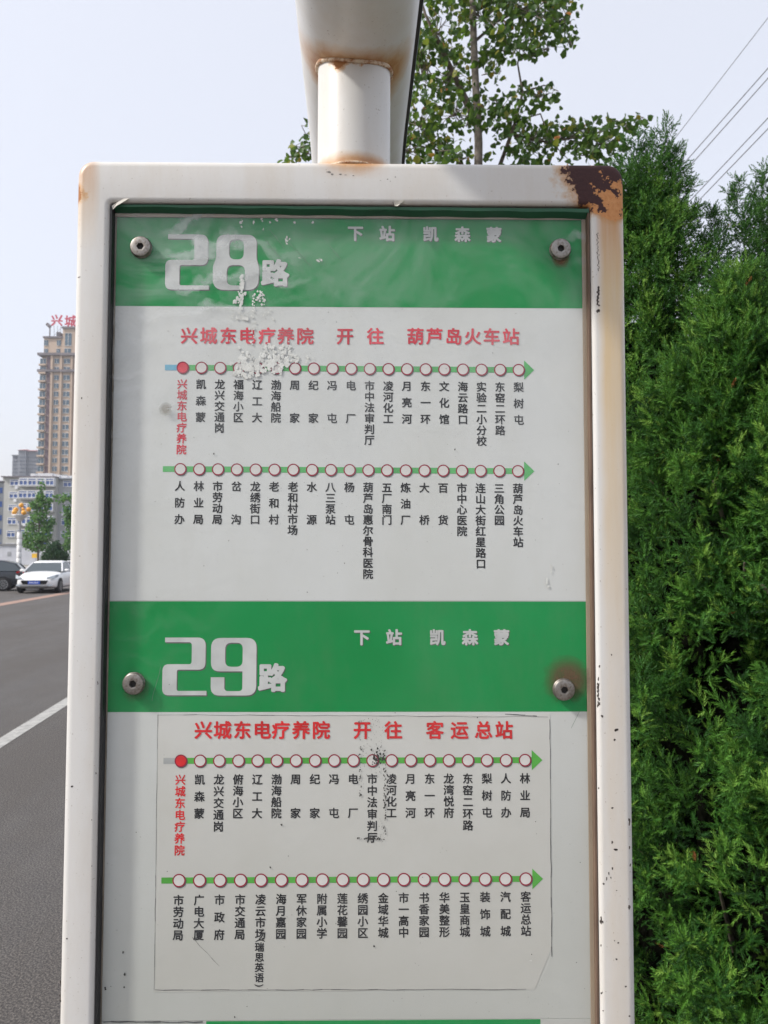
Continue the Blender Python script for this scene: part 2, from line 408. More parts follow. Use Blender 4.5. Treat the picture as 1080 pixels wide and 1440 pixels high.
M_ink = plain('black_ink', (.020, .020, .023), .6, var=.3, sc_=60, spec=.2)
M_red = plain('red_ink', (.62, .022, .026), .6, var=.15, sc_=40, spec=.2)
M_redf = plain('faded_red_ink', (.60, .050, .075), .6, var=.15, sc_=40, spec=.2)
M_lime = plain('line_green_ink', (.085, .36, .055), .6, var=.12, sc_=30, spec=.2)
M_limef = plain('faded_green_ink', (.11, .40, .14), .6, var=.12, sc_=30, spec=.2)
M_ring = plain('crimson_ink', (.27, .012, .04), .6, var=.2, sc_=50, spec=.2)
M_core = plain('pale_ink', (.62, .595, .58), .6, var=.06, sc_=50, spec=.2)
M_shadow = plain('grey_ink', (.10, .10, .10), .6, var=.2, sc_=60, spec=.2)
M_silver = plain('silver_ink', (.52, .53, .525), .6, var=.10, sc_=30, spec=.2)
M_blueg = plain('blue_ink', (.16, .40, .55), .6, sc_=30); M_greyi = plain('pale_grey_ink', (.36, .37, .37), .6, sc_=30)

def rect(x0, x1, z0, z1, y): b = MB(); b.add([(x0, y, z0), (x1, y, z0), (x1, y, z1), (x0, y, z1)], [(0, 1, 2, 3)]); return b
def sheet(z0, z1, label):
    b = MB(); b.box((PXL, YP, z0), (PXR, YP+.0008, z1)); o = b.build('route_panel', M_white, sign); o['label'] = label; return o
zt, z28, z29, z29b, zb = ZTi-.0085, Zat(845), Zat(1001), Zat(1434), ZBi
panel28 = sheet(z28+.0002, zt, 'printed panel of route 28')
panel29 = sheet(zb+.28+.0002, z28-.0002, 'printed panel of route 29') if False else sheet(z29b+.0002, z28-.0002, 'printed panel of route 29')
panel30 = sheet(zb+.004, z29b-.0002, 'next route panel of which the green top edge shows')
e = .00009
def band(par, z0, z1, x0=PXL, x1=PXR): return rect(x0, x1, z0, z1, YP-e).build('header_band', M_green, par)
band(panel28, Zat(432), zt-.0003); band(panel29, z29, z28-.0006)
band(panel30, z29b-.12, z29b-.0006, Pn(290, 1436)[0], Pn(760, 1436)[0])
# corrected paper patch on the route 29 panel
xa, xb_ = (Pn(222, 1005)[0]+Pn(217, 1395)[0])/2, Pn(775, 1200)[0]
b = MB(); n = 30; top = [(xa+(xb_-xa)*i/n, Zat(1005)+.0006*math.sin(i*.9)) for i in range(n+1)]
right = [(xb_+.0005*math.sin(i*1.1), Zat(1005+i*33)) for i in range(1, 11)]
bot = [(xb_-.020-(xb_-.020-xa)*i/n, Zat(1393)-.0006*math.sin(i*.5)) for i in range(n+1)]
poly = top+right+bot; k = len(poly)
vs = [(x, YP-e*2.2, z) for x, z in poly]+[(x, YP-.00005, z) for x, z in poly]
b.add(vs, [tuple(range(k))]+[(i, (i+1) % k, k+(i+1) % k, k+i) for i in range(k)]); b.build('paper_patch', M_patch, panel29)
# dark cracks at the patch edge
b = MB()
def crack(pts, wpx):
    for i in range(len(pts)-1):
        (x0, y0), (x1, y1) = pts[i], pts[i+1]; a = Vector((*Pn(x0, y0),)); c_ = Vector((*Pn(x1, y1),)); d = (c_-a).normalized(); nrm = Vector((-d.y, d.x))*wpx*.5*.8/1000*random.uniform(.5, 1.2)
        b.add([(a.x-nrm.x, YP-e*4, a.y-nrm.y), (c_.x-nrm.x, YP-e*4, c_.y-nrm.y), (c_.x+nrm.x, YP-e*4, c_.y+nrm.y), (a.x+nrm.x, YP-e*4, a.y+nrm.y)], [(0, 1, 2, 3)])
def wob(x0, y0, x1, y1, n, a=1.0): return [(x0+(x1-x0)*i/n+random.uniform(-a, a), y0+(y1-y0)*i/n+random.uniform(-a, a)) for i in range(n+1)]
crack(wob(218, 1392, 740, 1391, 40, .5), .9); crack(wob(773, 1012, 776, 1345, 24, .5), 1.0); crack(wob(222, 1005, 217, 1392, 24, .3), .6); crack(wob(222, 1005, 770, 1008, 30, .6), .6)
crack(wob(710, 1004, 755, 1007, 8, .3), 1.2); crack(wob(270, 1318, 308, 1358, 7, .5), .5)
crack(wob(145, 1437, 285, 1437, 12, .6), 2.2)
b.build('edge_crack', M_shadow, panel29)['kind'] = 'stuff'

# --- glyphs from the built-in font
_gc = {}
def glyph(ch):
    if ch in _gc: return _gc[ch]
    c = bpy.data.curves.new('glyph', 'FONT'); c.body = ch; c.size = 1; c.resolution_u = 3; c.offset = 0.0
    o = bpy.data.objects.new('glyph', c); me = bpy.data.meshes.new_from_object(o)
    me.calc_loop_triangles()
    V = np.array([v.co[:] for v in me.vertices], dtype=float).reshape(-1, 3); T = np.array([t.vertices[:] for t in me.loop_triangles], dtype=int).reshape(-1, 3)
    bpy.data.objects.remove(o); bpy.data.curves.remove(c); bpy.data.meshes.remove(me)
    V = V[:, :2]-np.array((.52, .36))            # centre of the em box
    _gc[ch] = (V, T); return _gc[ch]
def weight(d, n):
    return [(0, 0)]+[(d*math.cos(2*math.pi*k/n+.785), d*math.sin(2*math.pi*k/n+.785)) for k in range(n)]
def text_mesh(name, items, y, mats, d=.018, n=4, rot=False, sx=1.0):
    """items: (char, x, z, size, material slot) ; y grows away from the reader"""
    b = MB(); li = 0
    for it in items:
        ch, x, z, s = it[:4]; V, T = glyph(ch); r = len(it) > 4 and it[4]
        for q, (ox, oz) in enumerate(weight(d, n)):
            U = V+np.array((ox, oz)); U = U-(V.min(0)+V.max(0))/2 if r else U
            if r: U = np.stack((U[:, 1], -U[:, 0]), 1)
            vs = [(x+u*s*sx, y-q*.000012, z+v*s) for u, v in U]
            b.add(vs, [tuple(t) for t in T])
    return b.mesh(name, mats)
def put_text(name, items, y, mat, par, label=None, **k):
    o = link(bpy.data.objects.new(name, text_mesh(name, items, y, mat, **k)), par)
    if label: o['label'] = label
    return o
PX = .8818/1000*.93*YP/.885                        # metres per photo pixel on the panel, about
PX = (PXR-PXL)/(823.5-152.5)
SH = (.0008, -.0009)

# headers
def char_obj(name, ch, x, z, sz, y, mat, par, d, n, shadow=None):
    b = MB(); V, T = glyph(ch)
    for slot, (ox0, oz0, yy) in enumerate([(0, 0, y-e*1.3)]+([(shadow[0], shadow[1], y)] if shadow else [])):
        for q, (ox, oz) in enumerate(weight(d, n)):
            b.add([(x+ox0+(u+ox)*sz, yy-q*.000012, z+oz0+(v+oz)*sz) for u, v in V], [tuple(t) for t in T], slot)
    return b.build(name, [mat, M_shadow] if shadow else mat, par)
def header(chars, py0, py1, par, mat=M_silver, size=22, d=.034, shadow=True, name='lettering', yy=None):
    for i, (c, px) in enumerate(chars):
        x, z = Pn(px, py0+(py1-py0)*i/(len(chars)-1)); char_obj(name, c, x, z, size*PX, yy or YP-e*2, mat, par, d, 8, SH if shadow else None)
header([('下', 500.3), ('站', 544.7), ('凯', 605.9), ('森', 650.7), ('蒙', 695)], 328.5, 330.5, panel28, size=23)
header([('下', 509.3), ('站', 554.4), ('凯', 615.5), ('森', 661.3), ('蒙', 705.7)], 896.5, 896.5, panel29, size=23)
header([(c, x) for c, x in zip('兴城东电疗养院', (266.7, 293.9, 321.6, 348.3, 376, 402.3, 429.5))]+[('开', 485.6), ('往', 528.3)]+[(c, x) for c, x in zip('葫芦岛火车站', (584.7, 611.5, 638.4, 665.2, 691.8, 719))],
       472.5, 474, panel28, M_redf, 25, .026, False, 'destination_lettering')
header([(c, x) for c, x in zip('兴城东电疗养院', (286.6, 313.6, 341.4, 369.1, 395.5, 423.9, 452))]+[('开', 510), ('往', 553.6), ('客', 612), ('运', 646.6), ('总', 680.4), ('站', 709.2)],
       1027, 1027, panel29, M_red, 25.5, .028, False, 'destination_lettering', YP-e*4)

# big route numbers: rounded outlines with a 2D curve
def rounded(poly, n=6):
    out = []; N = len(poly)
    for i, p in enumerate(poly):
        r = p[2] if len(p) > 2 else 0
        if not r: out.append((p[0], p[1])); continue
        a = Vector(poly[i-1][:2]); b_ = Vector(p[:2]); c = Vector(poly[(i+1) % N][:2])
        u = (a-b_).normalized(); v = (c-b_).normalized(); s = b_+u*r; t = b_+v*r
        for k in range(n+1):
            q = k/n; w0 = (1-q)**2; w1 = 2*q*(1-q); w2 = q*q
            w1 *= .85 if False else 1; out.append(tuple(s*w0+b_*w1+t*w2))
    return out
TWO = [[(8, 0), (158, 0, 30), (158, 117, 26), (53, 117, 8), (53, 194, 8), (163, 194), (163, 210), (0, 210, 24), (0, 97, 24), (107, 97, 10), (107, 17, 12), (8, 17)]]
EIGHT = [[(12, 0, 36), (163, 0, 36), (163, 98, 18), (172, 113, 18), (172, 210, 42), (0, 210, 42), (0, 113, 18), (12, 98, 18)], [(60, 17, 24), (115, 17, 24), (115, 94, 24), (60, 94, 24)], [(52, 116, 24), (120, 116, 24), (120, 193, 24), (52, 193, 24)]]
NINE = [[(0, 0, 40), (184, 0, 40), (184, 237, 40), (0, 237, 36), (0, 162), (55, 162), (55, 219, 16), (128, 219, 16), (128, 138), (0, 138, 36)], [(57, 20, 26), (128, 20, 26), (128, 119, 26), (57, 119, 26)]]
def digit(shape, px0, py0, px1, py1, W, H, par, lab):
    x0, z0 = Pn(px0, py0); x1, z1 = Pn(px1, py1); b = MB()
    for k, (y, ox, oz) in enumerate(((YP-e*2, SH[0]*1.3, SH[1]*1.5), (YP-e*3.3, 0, 0))):
        cu = bpy.data.curves.new('outline', 'CURVE'); cu.dimensions = '2D'; cu.fill_mode = 'BOTH'
        for poly in shape:
            pts = rounded(poly); sp = cu.splines.new('POLY'); sp.points.add(len(pts)-1); sp.use_cyclic_u = True
            for i, (a, b_) in enumerate(pts): sp.points[i].co = (x0+(x1-x0)*a/W+ox, z0+(z1-z0)*b_/H+oz, 0, 1)
        t = bpy.data.objects.new('outline', cu); me = bpy.data.meshes.new_from_object(t); bpy.data.objects.remove(t); bpy.data.curves.remove(cu)
        b.add([(v.co.x, y, v.co.y) for v in me.vertices], [tuple(p.vertices) for p in me.polygons], k)
    b.build('route_digit', [M_shadow, M_silver], par)['label'] = lab
digit(TWO, 233.3, 329.5, 293.7, 407.5, 163, 210, panel28, 'silver digit 2 of the number 28'); digit(EIGHT, 300, 330, 363.7, 408, 172, 210, panel28, 'silver digit 8')
digit(TWO, 229.3, 896.5, 290.3, 977.7, 163, 210, panel29, 'silver digit 2 of the number 29'); digit(NINE, 297.2, 897, 360.2, 978, 184, 237, panel29, 'silver digit 9')
for (px, py, par) in ((387.6, 384.5, panel28), (384, 953.5, panel29)):
    x, z = Pn(px, py); char_obj('lettering', '路', x, z, 40*PX, YP-e*2, M_silver, par, .043, 12, (SH[0], SH[1]))

# station rows
def disc(b, r, y, n, mat, ox=0, oz=0, r0=0):
    if r0 == 0: b.add([(ox+r*math.cos(2*math.pi*k/n), y, oz+r*math.sin(2*math.pi*k/n)) for k in range(n)], [tuple(range(n))], mat)
    else:
        vs = [(ox+q*math.cos(2*math.pi*k/n), y, oz+q*math.sin(2*math.pi*k/n)) for q in (r, r0) for k in range(n)]
        b.add(vs, [(k, (k+1) % n, n+(k+1) % n, n+k) for k in range(n)], mat)
def marker_mesh(r, filled, faded):
    b = MB(); disc(b, r*1.02, 0, 28, 0, r*.10, -r*.12); disc(b, r, -.00005, 28, 1); disc(b, r*.80, -.0001, 28, 2)
    return b.mesh('station_marker', [M_shadow, M_ring, (M_redf if faded else M_red) if filled else M_core])
def row(par, p0, p1, names, dia, y0, y1, pitch, bar0, arrow, first_red, faded, ytop_shift=(0, 0), lime=M_lime, y=YP-e*2, prefix=None, short=14.9):
    n = len(names); a = Vector(Pn(*p0)); b_ = Vector(Pn(*p1))
    mw = marker_mesh(dia/2*PX, False, faded); mr = marker_mesh(dia/2*PX, True, faded) if first_red else None
    hh = 4.1*PX; xs = Pn(bar0, p0[1])[0]; slope = (b_.y-a.y)/(b_.x-a.x)
    zz = lambda x: a.y+(x-a.x)*slope
    xe, xt = Pn(arrow[0], p1[1])[0], Pn(arrow[1], p1[1])[0]; ah = 14*PX
    q = MB(); xm = a.x if prefix else xs
    q.add([(xm, y, zz(xm)-hh), (xe, y, zz(xe)-hh), (xe, y, zz(xe)-ah), (xt, y, zz(xt)), (xe, y, zz(xe)+ah), (xe, y, zz(xe)+hh), (xm, y, zz(xm)+hh)], [(0, 1, 5, 6), (2, 3, 4)], 0)
    mats = [lime]
    if prefix: q.add([(xs, y, zz(xs)-hh), (xm, y, zz(xm)-hh), (xm, y, zz(xm)+hh), (xs, y, zz(xs)+hh)], [(0, 1, 2, 3)], 1); mats.append(prefix)
    q.build('route_arrow', mats, par)
    for i, nm in enumerate(names):
        t = i/(n-1); c = a+(b_-a)*t
        o = link(bpy.data.objects.new('station_marker', mr if (i == 0 and first_red) else mw), par); o.location = (c.x, y-.00012, c.y)
        if i == 0 and first_red: o['label'] = 'red filled marker'
        py_a = y0[0]+(y0[1]-y0[0])*t; py_b = y1[0]+(y1[1]-y1[0])*t
        za = Pn(490, py_a)[1]; zb_ = Pn(490, py_b)[1]
        k = len(nm); its = []
        core = nm if '(' not in nm else nm[:nm.index('(')]
        kk = len(core)
        for j, ch in enumerate(core):
            z = za+(zb_-za)*j/(kk-1) if kk <= 4 else za-pitch*PX*j
            its.append((ch, c.x, z, short*PX))
        if '(' in nm:
            z = zb_-8.8*PX; its.append(('(', c.x, z+.6*PX, 12.5*PX, True))
            for j, ch in enumerate(nm[nm.index('(')+1:-1]): its.append((ch, c.x-1*PX, z-(8.5+13.6*j)*PX, 13*PX))
            its.append((')', c.x-1.5*PX, z-59.5*PX, 12.5*PX, True))
        put_text('station_name', its, y, (M_redf if faded else M_red) if (i == 0 and first_red) else M_ink, par, d=.024, n=6, label='station name '+nm.replace('(', ' ').replace(')', ''))
row(panel28, (257, 517), (729.3, 520.3), ['兴城东电疗养院', '凯森蒙', '龙兴交通岗', '福海小区', '辽工大', '渤海船院', '周家', '纪家', '冯屯', '电厂', '市中法审判厅', '凌河化工', '月亮河', '东一环', '文化馆', '海云路口', '实验二小分校', '东窑二环路', '梨树屯'],
    17.6, (541.3, 543.8), (587.5, 590), 15.6, 232, (737, 751), True, True, lime=M_limef, prefix=M_blueg)
row(panel28, (253.7, 659.7), (728.3, 662.5), ['人防办', '林业局', '市劳动局', '岔沟', '龙绣街口', '老和村', '老和村市场', '水源', '八三泵站', '杨屯', '葫芦岛惠尔骨科医院', '五厂南门', '炼油厂', '大桥', '百货', '市中心医院', '连山大街红星路口', '三角公园', '葫芦岛火车站'],
    17.4, (684.3, 686.6), (730.9, 731.5), 15.3, 229, (737, 751.4), False, True, lime=M_limef)
row(panel29, (254.5, 1069.8), (738.2, 1068.8), ['兴城东电疗养院', '凯森蒙', '龙兴交通岗', '俯海小区', '辽工大', '渤海船院', '周家', '纪家', '冯屯', '电厂', '市中法审判厅', '凌河化工', '月亮河', '东一环', '龙湾悦府', '东窑二环路', '梨树屯', '人防办', '林业局'],
    17.6, (1096, 1095.3), (1143.5, 1143.3), 16.0, 230, (747.6, 762.7), True, False, y=YP-e*4, prefix=M_greyi)
row(panel29, (251.9, 1238), (739.3, 1235.8), ['市劳动局', '广电大厦', '市政府', '市交通局', '凌云市场(瑞思英语)', '海月嘉园', '军休家园', '附属小学', '莲花馨园', '绣园小区', '金域华城', '市一高中', '书香家园', '华美整形', '玉皇商城', '装饰城', '汽配城', '客运总站'],
    18.2, (1265, 1262), (1314, 1310.3), 16.0, 227, (748.5, 763.6), False, False, y=YP-e*4)

# --- clear cover sheet with its film of dust and painted sky glare
m = NT('acrylic'); o = m.obj(); X, Y, Z = m.xyz(o); t = m.t
t.nodes.remove(m.p)
tr = m.n('ShaderNodeBsdfTransparent'); tr.inputs[0].default_value = (.96, .97, .965, 1)
gl = m.n('ShaderNodeBsdfGlossy'); gl.inputs['Roughness'].default_value = .10
du = m.n('ShaderNodeBsdfDiffuse'); du.inputs[0].default_value = (.66, .69, .70, 1)
fr_ = m.n('ShaderNodeFresnel'); fr_.inputs[0].default_value = 1.45
mx1 = m.n('ShaderNodeMixShader'); mx2 = m.n('ShaderNodeMixShader')
wv = m.n('ShaderNodeTexWave', wave_type='RINGS', rings_direction='Y'); m.put(wv.inputs[0], m.scale(o, (1, 1, 1)))
wv.inputs['Scale'].default_value = 9; wv.inputs['Distortion'].default_value = 9; wv.inputs['Detail'].default_value = 4; wv.inputs['Detail Scale'].default_value = 2.2
topf = m.ramp(Z, CAM[2]+.02, CAM[2]+.30, .07, 1)
leftf = m.ramp(X, -.30, .22, 1, .35)  # film paler towards the top left, where glare is painted in
sw = m.ramp(m.noise(m.scale(o, (1, 1, 1)), 8, 6, .65, 1.2), .42, .72)
d_ = m.math('MULTIPLY', m.math('MULTIPLY', sw, topf), leftf)
wipe = m.math('MULTIPLY', m.ramp(wv.outputs['Fac'], .5, 1, 0, 1), m.ramp(m.noise(o, 5, 2), .5, .62))
d_ = m.math('ADD', m.math('MULTIPLY', d_, .35), m.math('MULTIPLY', m.math('MULTIPLY', wipe, topf), .30))
d_ = m.math('ADD', d_, .012)
m.put(mx1.inputs[0], d_); m.put(mx1.inputs[1], tr.outputs[0]); m.put(mx1.inputs[2], du.outputs[0])
geo = m.n('ShaderNodeNewGeometry'); m.put(mx2.inputs[0], m.math('MULTIPLY', m.math('MULTIPLY', fr_.outputs[0], .7), m.math('SUBTRACT', 1.0, geo.outputs['Backfacing']))); m.put(mx2.inputs[1], mx1.outputs[0]); m.put(mx2.inputs[2], gl.outputs[0])
t.links.new(mx2.outputs[0], m.out.inputs[0]); M_acr = m.mat
AX0, AX1 = XLi+.0032, Pn(829, 700, YA)[0]; AZ1 = ZTi-.0075
o = rect(AX0, AX1, ZBi+.003, AZ1, YA).build('cover_sheet', M_acr, sign); o['label'] = 'scratched clear cover with dust film and painted glare'
m = NT('cover_edge'); o = m.obj(); M_aedge = m.base(m.mix(m.noise(m.scale(o, (1, 1, .2)), 40, 4), (.42, .33, .23), (.25, .20, .16)), .5)
b = MB()
b.box((AX1-.0052, YA+.0003, ZBi+.003), (AX1-.0008, YP-.0012, AZ1-.0005)); b.box((AX0, YA+.0003, AZ1-.0042), (AX1-.006, YP-.0012, AZ1-.0006))
b.build('cover_edge', M_aedge, sign)

# --- bolts
m = NT('bolt_steel'); o = m.obj(); M_steel = m.base(m.mix(m.ramp(m.noise(o, 300, 4, .6), .45, .7), (.28, .265, .245), (.15, .12, .095)), .42, .85)
M_sock = plain('socket_dark', (.02, .018, .016), .7)
m = NT('bolt_rust'); o = m.obj(); M_brust = m.base(m.mix(m.noise(o, 400, 4), (.10, .055, .035), (.22, .15, .10)), .85)
def bolt_mesh():
    b = MB(); r = 14.6*PX
    prof = [(r*1.06, -.0010), (r*1.06, .0008), (r*.99, .0009), (r, .0012), (r, .0036), (r*.97, .0042), (r*.90, .0046), (r*.46, .0047)]
    b.lathe(prof, n=40, axis='y', mat=0)
    hexr = r*.36; n = 40
    # flat face between a circle and the hexagonal socket, then its walls and floor
    circ = [(r*.46*math.cos(2*math.pi*k/n), r*.46*math.sin(2*math.pi*k/n)) for k in range(n)]
    def hexp(a, rr):
        s = math.pi/3; q = (a % s)-s/2; d = rr*math.cos(s/2)/math.cos(q); return (d*math.cos(a), d*math.sin(a))
    hx = [hexp(2*math.pi*k/n, hexr) for k in range(n)]
    vs = [(x, -.0047, z) for x, z in circ]+[(x, -.0045, z) for x, z in hx]+[(x, -.0010, z) for x, z in hx]
    b.add(vs, [(k, (k+1) % n, n+(k+1) % n, n+k) for k in range(n)], 0); b.add(vs, [(n+k, n+(k+1) % n, 2*n+(k+1) % n, 2*n+k) for k in range(n)], 0)
    b.add(vs[2*n:], [tuple(range(n))], 1)
    return b.mesh('bolt', [M_steel, M_sock])
bme = bolt_mesh()
for i, (px, py) in enumerate(((197, 346), (789, 349), (186.5, 962), (794, 970.5))):
    x, _, z = at(px, py, YA-.005); o = link(bpy.data.objects.new('bolt', bme), sign); o.location = (x, YA-.0006, z); o.rotation_euler = (0, R((0, 20, 47, 12)[i]), 0)
# stains round the right-hand bolts: irregular dirt rings on the cover
def blotch(name, cx, cz, r0, r1, a0, a1, y, mat, par, jit=.12, n=60, density=None):
    b = MB(); vs = []; 
    for k in range(n+1):
        a = a0+(a1-a0)*k/n; e_ = math.sin(math.pi*k/n)**.35
        ro = r0+(r1-r0)*e_; vs += [(cx+r0*math.cos(a), y, cz+r0*math.sin(a)), (cx+ro*math.cos(a), y, cz+ro*math.sin(a))]
    b.add(vs, [(2*k, 2*k+2, 2*k+3, 2*k+1) for k in range(n)]); return b.build(name, mat, par)
def stain_mat(name, col, cx, cz, r, soft, hi=.85):
    m = NT(name); o = m.obj(); t = m.t; X, Y, Z = m.xyz(o)
    dx = m.math('SUBTRACT', X, cx); dz = m.math('SUBTRACT', Z, cz); d = m.math('SQRT', m.math('ADD', m.math('MULTIPLY', dx, dx), m.math('MULTIPLY', dz, dz)))
    nz = m.noise(o, 90, 6, .7); d = m.math('ADD', d, m.math('MULTIPLY', m.math('SUBTRACT', nz, .5), r*.7))
    f = m.ramp(d, r*(1-soft), r, hi, 0); f = m.math('MULTIPLY', f, m.ramp(nz, .3, .6, .5, 1))
    m.put(m.p.inputs['Alpha'], f); m.base(col, .9, spec=.1); return m.mat
x, _, z = at(794, 970.5, YA)
sx_, sz_ = x+.003, z+.012
M_st1 = stain_mat('bolt_stain', (.135, .085, .055), sx_, sz_, .029, .55)
blotch('dirt_stain', x, z, 13*PX, .040, R(-60), R(240), YA-.00025, M_st1, sign)
x, _, z = at(789, 349, YA)
M_st2 = stain_mat('bolt_drip', (.16, .10, .06), x, z-.012, .012, .5)
blotch('dirt_stain', x, z, 13*PX, .032, R(215), R(325), YA-.00025, M_st2, sign)
x, _, z = at(186.5, 962, YA); M_st3 = stain_mat('bolt_dirt', (.13, .13, .09), x+.002, z-.002, .019, .6, .6)
blotch('dirt_stain', x, z, 13*PX, .030, R(-140), R(60), YA-.00025, M_st3, sign)
x, _, z = at(233, 575, YA); M_st4 = stain_mat('grey_smear', (.30, .29, .26), x, z, .0085, .6, .8)
blotch('dirt_stain', x, z, .0003, .016, 0, 2*math.pi, YA-.00025, M_st4, sign)

# --- paint chips on the frame (thin flakes where paint is gone)
M_chip = plain('bare_steel', (.075, .062, .055), .8, var=.5, sc_=300); M_chipg = plain('grey_primer', (.22, .21, .20), .8, var=.3, sc_=300)
def surf(x, z):
    er = .0085; o_ = max(0, min(x-XLo, XRo-x, ZTo-z)); i_ = max(0, (XLi-x) if x < 0 else (x-XRi))
    if z > ZTi: i_ = 1
    d = 0
    if o_ < er: d = er-math.sqrt(max(0, er*er-(er-o_)**2))
    if i_ < er*.7: d = max(d, er*.7-math.sqrt(max(0, (er*.7)**2-(er*.7-i_)**2)))
    return d
def flake(b, px, py, wpx, hpx, Y, n=9, mat=0, lift=.00015, rough=.45):
    c = at(px, py, Y); k = Y/F
    if Y == YF:
        dd = surf(c[0], c[2]); c = at(px, py, Y+dd); Y = Y+surf(c[0], c[2])
    ph = random.uniform(0, 6.28); rs = [1-rough*random.random() for _ in range(n)]
    vs = [(c[0]+wpx*.5*k*rs[i]*math.cos(2*math.pi*i/n+ph), Y-lift, c[2]+hpx*.5*k*rs[i]*math.sin(2*math.pi*i/n+ph)) for i in range(n)]
    b.add(vs, [tuple(range(n))], mat)
b = MB()
def chips(lst, mat=0):
    for c_ in lst:
        px, py, a, h = c_[:4]
        for _ in range(max(1, int(a*h/14))): flake(b, px+random.uniform(-.3, .3)*a, py+random.uniform(-.35, .35)*h, a*.7, h*.6 if h < 8 else 5, YF, 9, mat)
        flake(b, px, py, a, h*.75, YF, 11, mat)
chips([(866.5, 1026, 6, 6), (864.5, 1040, 3, 5), (847, 1007, 4, 6), (860, 921, 2, 4), (842, 1108, 4, 5), (861, 1136, 4, 4), (861, 1184, 3, 5), (866, 1195, 6, 5), (861, 1221, 3, 6), (859, 1234, 2, 4), (867, 1252, 2, 2),
       (846, 1294, 6, 13), (845, 1329, 3, 5), (869, 1326, 3, 3), (864, 1323, 2, 2), (867, 1349, 3, 4), (880, 1387, 4, 3), (846, 1396, 4, 5), (848, 1421, 3, 3), (885, 1429, 3, 4), (885, 1275, 4, 9), (885, 1155, 4, 13), (885, 1192, 3, 8), (886, 1217, 3, 6), (843, 937, 3, 6),
       (856, 1228, 2, 6), (853, 1236, 2, 7), (849, 1243, 4, 4), (878, 404, 1.5, 1.5), (101, 1106, 4, 4), (94, 1320, 3, 4), (135, 1087, 3, 5), (129, 1153, 2, 2), (129, 1218, 2, 2), (138, 961, 2, 6), (86, 1292, 2, 4), (84, 1385, 4, 12), (84, 1405, 4, 12), (111, 390, 4, 3), (115, 560, 2, 5), (504, 20, 4, 3)][:-1])
for y0, y1 in ((954, 998),):
    for k in range(26): flake(b, 841.5+random.uniform(-2, 2), random.uniform(y0, y1), 3.4, 6, YF, 8)
for k in range(30): flake(b, 839.5+random.uniform(-1.2, 1.8)+(1.5 if k > 15 else 0), 328+k*1.8, 1.6, random.uniform(1.5, 4), YF, 7)
for k in range(16): flake(b, 841+random.uniform(-1, 1.5), 404+k*1.7, 3.8, 4, YF, 8)
for k in range(6): flake(b, 842+random.uniform(-3, 3), 437+random.uniform(-2, 3), 4, 3, YF, 8)
b.build('paint_chip', M_chip, sign)['kind'] = 'stuff'
b = MB()
for (px, py, a, h) in ((462, 242, 9, 4), (467, 245, 6, 3), (479, 245, 6, 3), (486, 246, 4, 2), (497, 247, 5, 1.6), (545, 252, 3, 2), (556, 249, 3, 2), (535, 254, 3, 1.5), (549, 255, 2, 2)): flake(b, px, py, a, h, YF, 9, rough=.6)
b.build('scuff_mark', M_chipg, sign)['kind'] = 'stuff'

# --- torn paper / glue residue on the cover
M_res = plain('torn_paper', (.66, .66, .635), .9, var=.12, sc_=90); M_resk = plain('black_glue', (.03, .028, .026), .8, var=.4, sc_=200)
b = MB()
def crumb(px, py, s, Y=YP-.0008, mat=0):
    c = at(px, py, Y); n = random.randint(6, 11); k = Y/F*s*.6; ph = random.uniform(0, 6.28)
    rs = [random.uniform(.3, 1) for _ in range(n)]; h = .00008+.00010*s/6*random.random()
    ring = [(c[0]+k*rs[i]*math.cos(2*math.pi*i/n+ph), Y-.00012, c[2]+k*rs[i]*1.25*math.sin(2*math.pi*i/n+ph)) for i in range(n)]
    topv = [(c[0]+(x-c[0])*.8+.0001*random.uniform(-1, 1), Y-.0001-h*random.uniform(.6, 1.4), c[2]+(z-c[2])*.8) for x, _, z in ring]
    b.add(ring+topv, [(i, (i+1) % n, n+(i+1) % n, n+i) for i in range(n)]+[tuple(range(n, 2*n))], mat)
def spray(cx, cy, rx, ry, n, s0, s1):
    for _ in range(n): crumb(random.gauss(cx, rx*.5), random.gauss(cy, ry*.5), random.uniform(s0, s1))
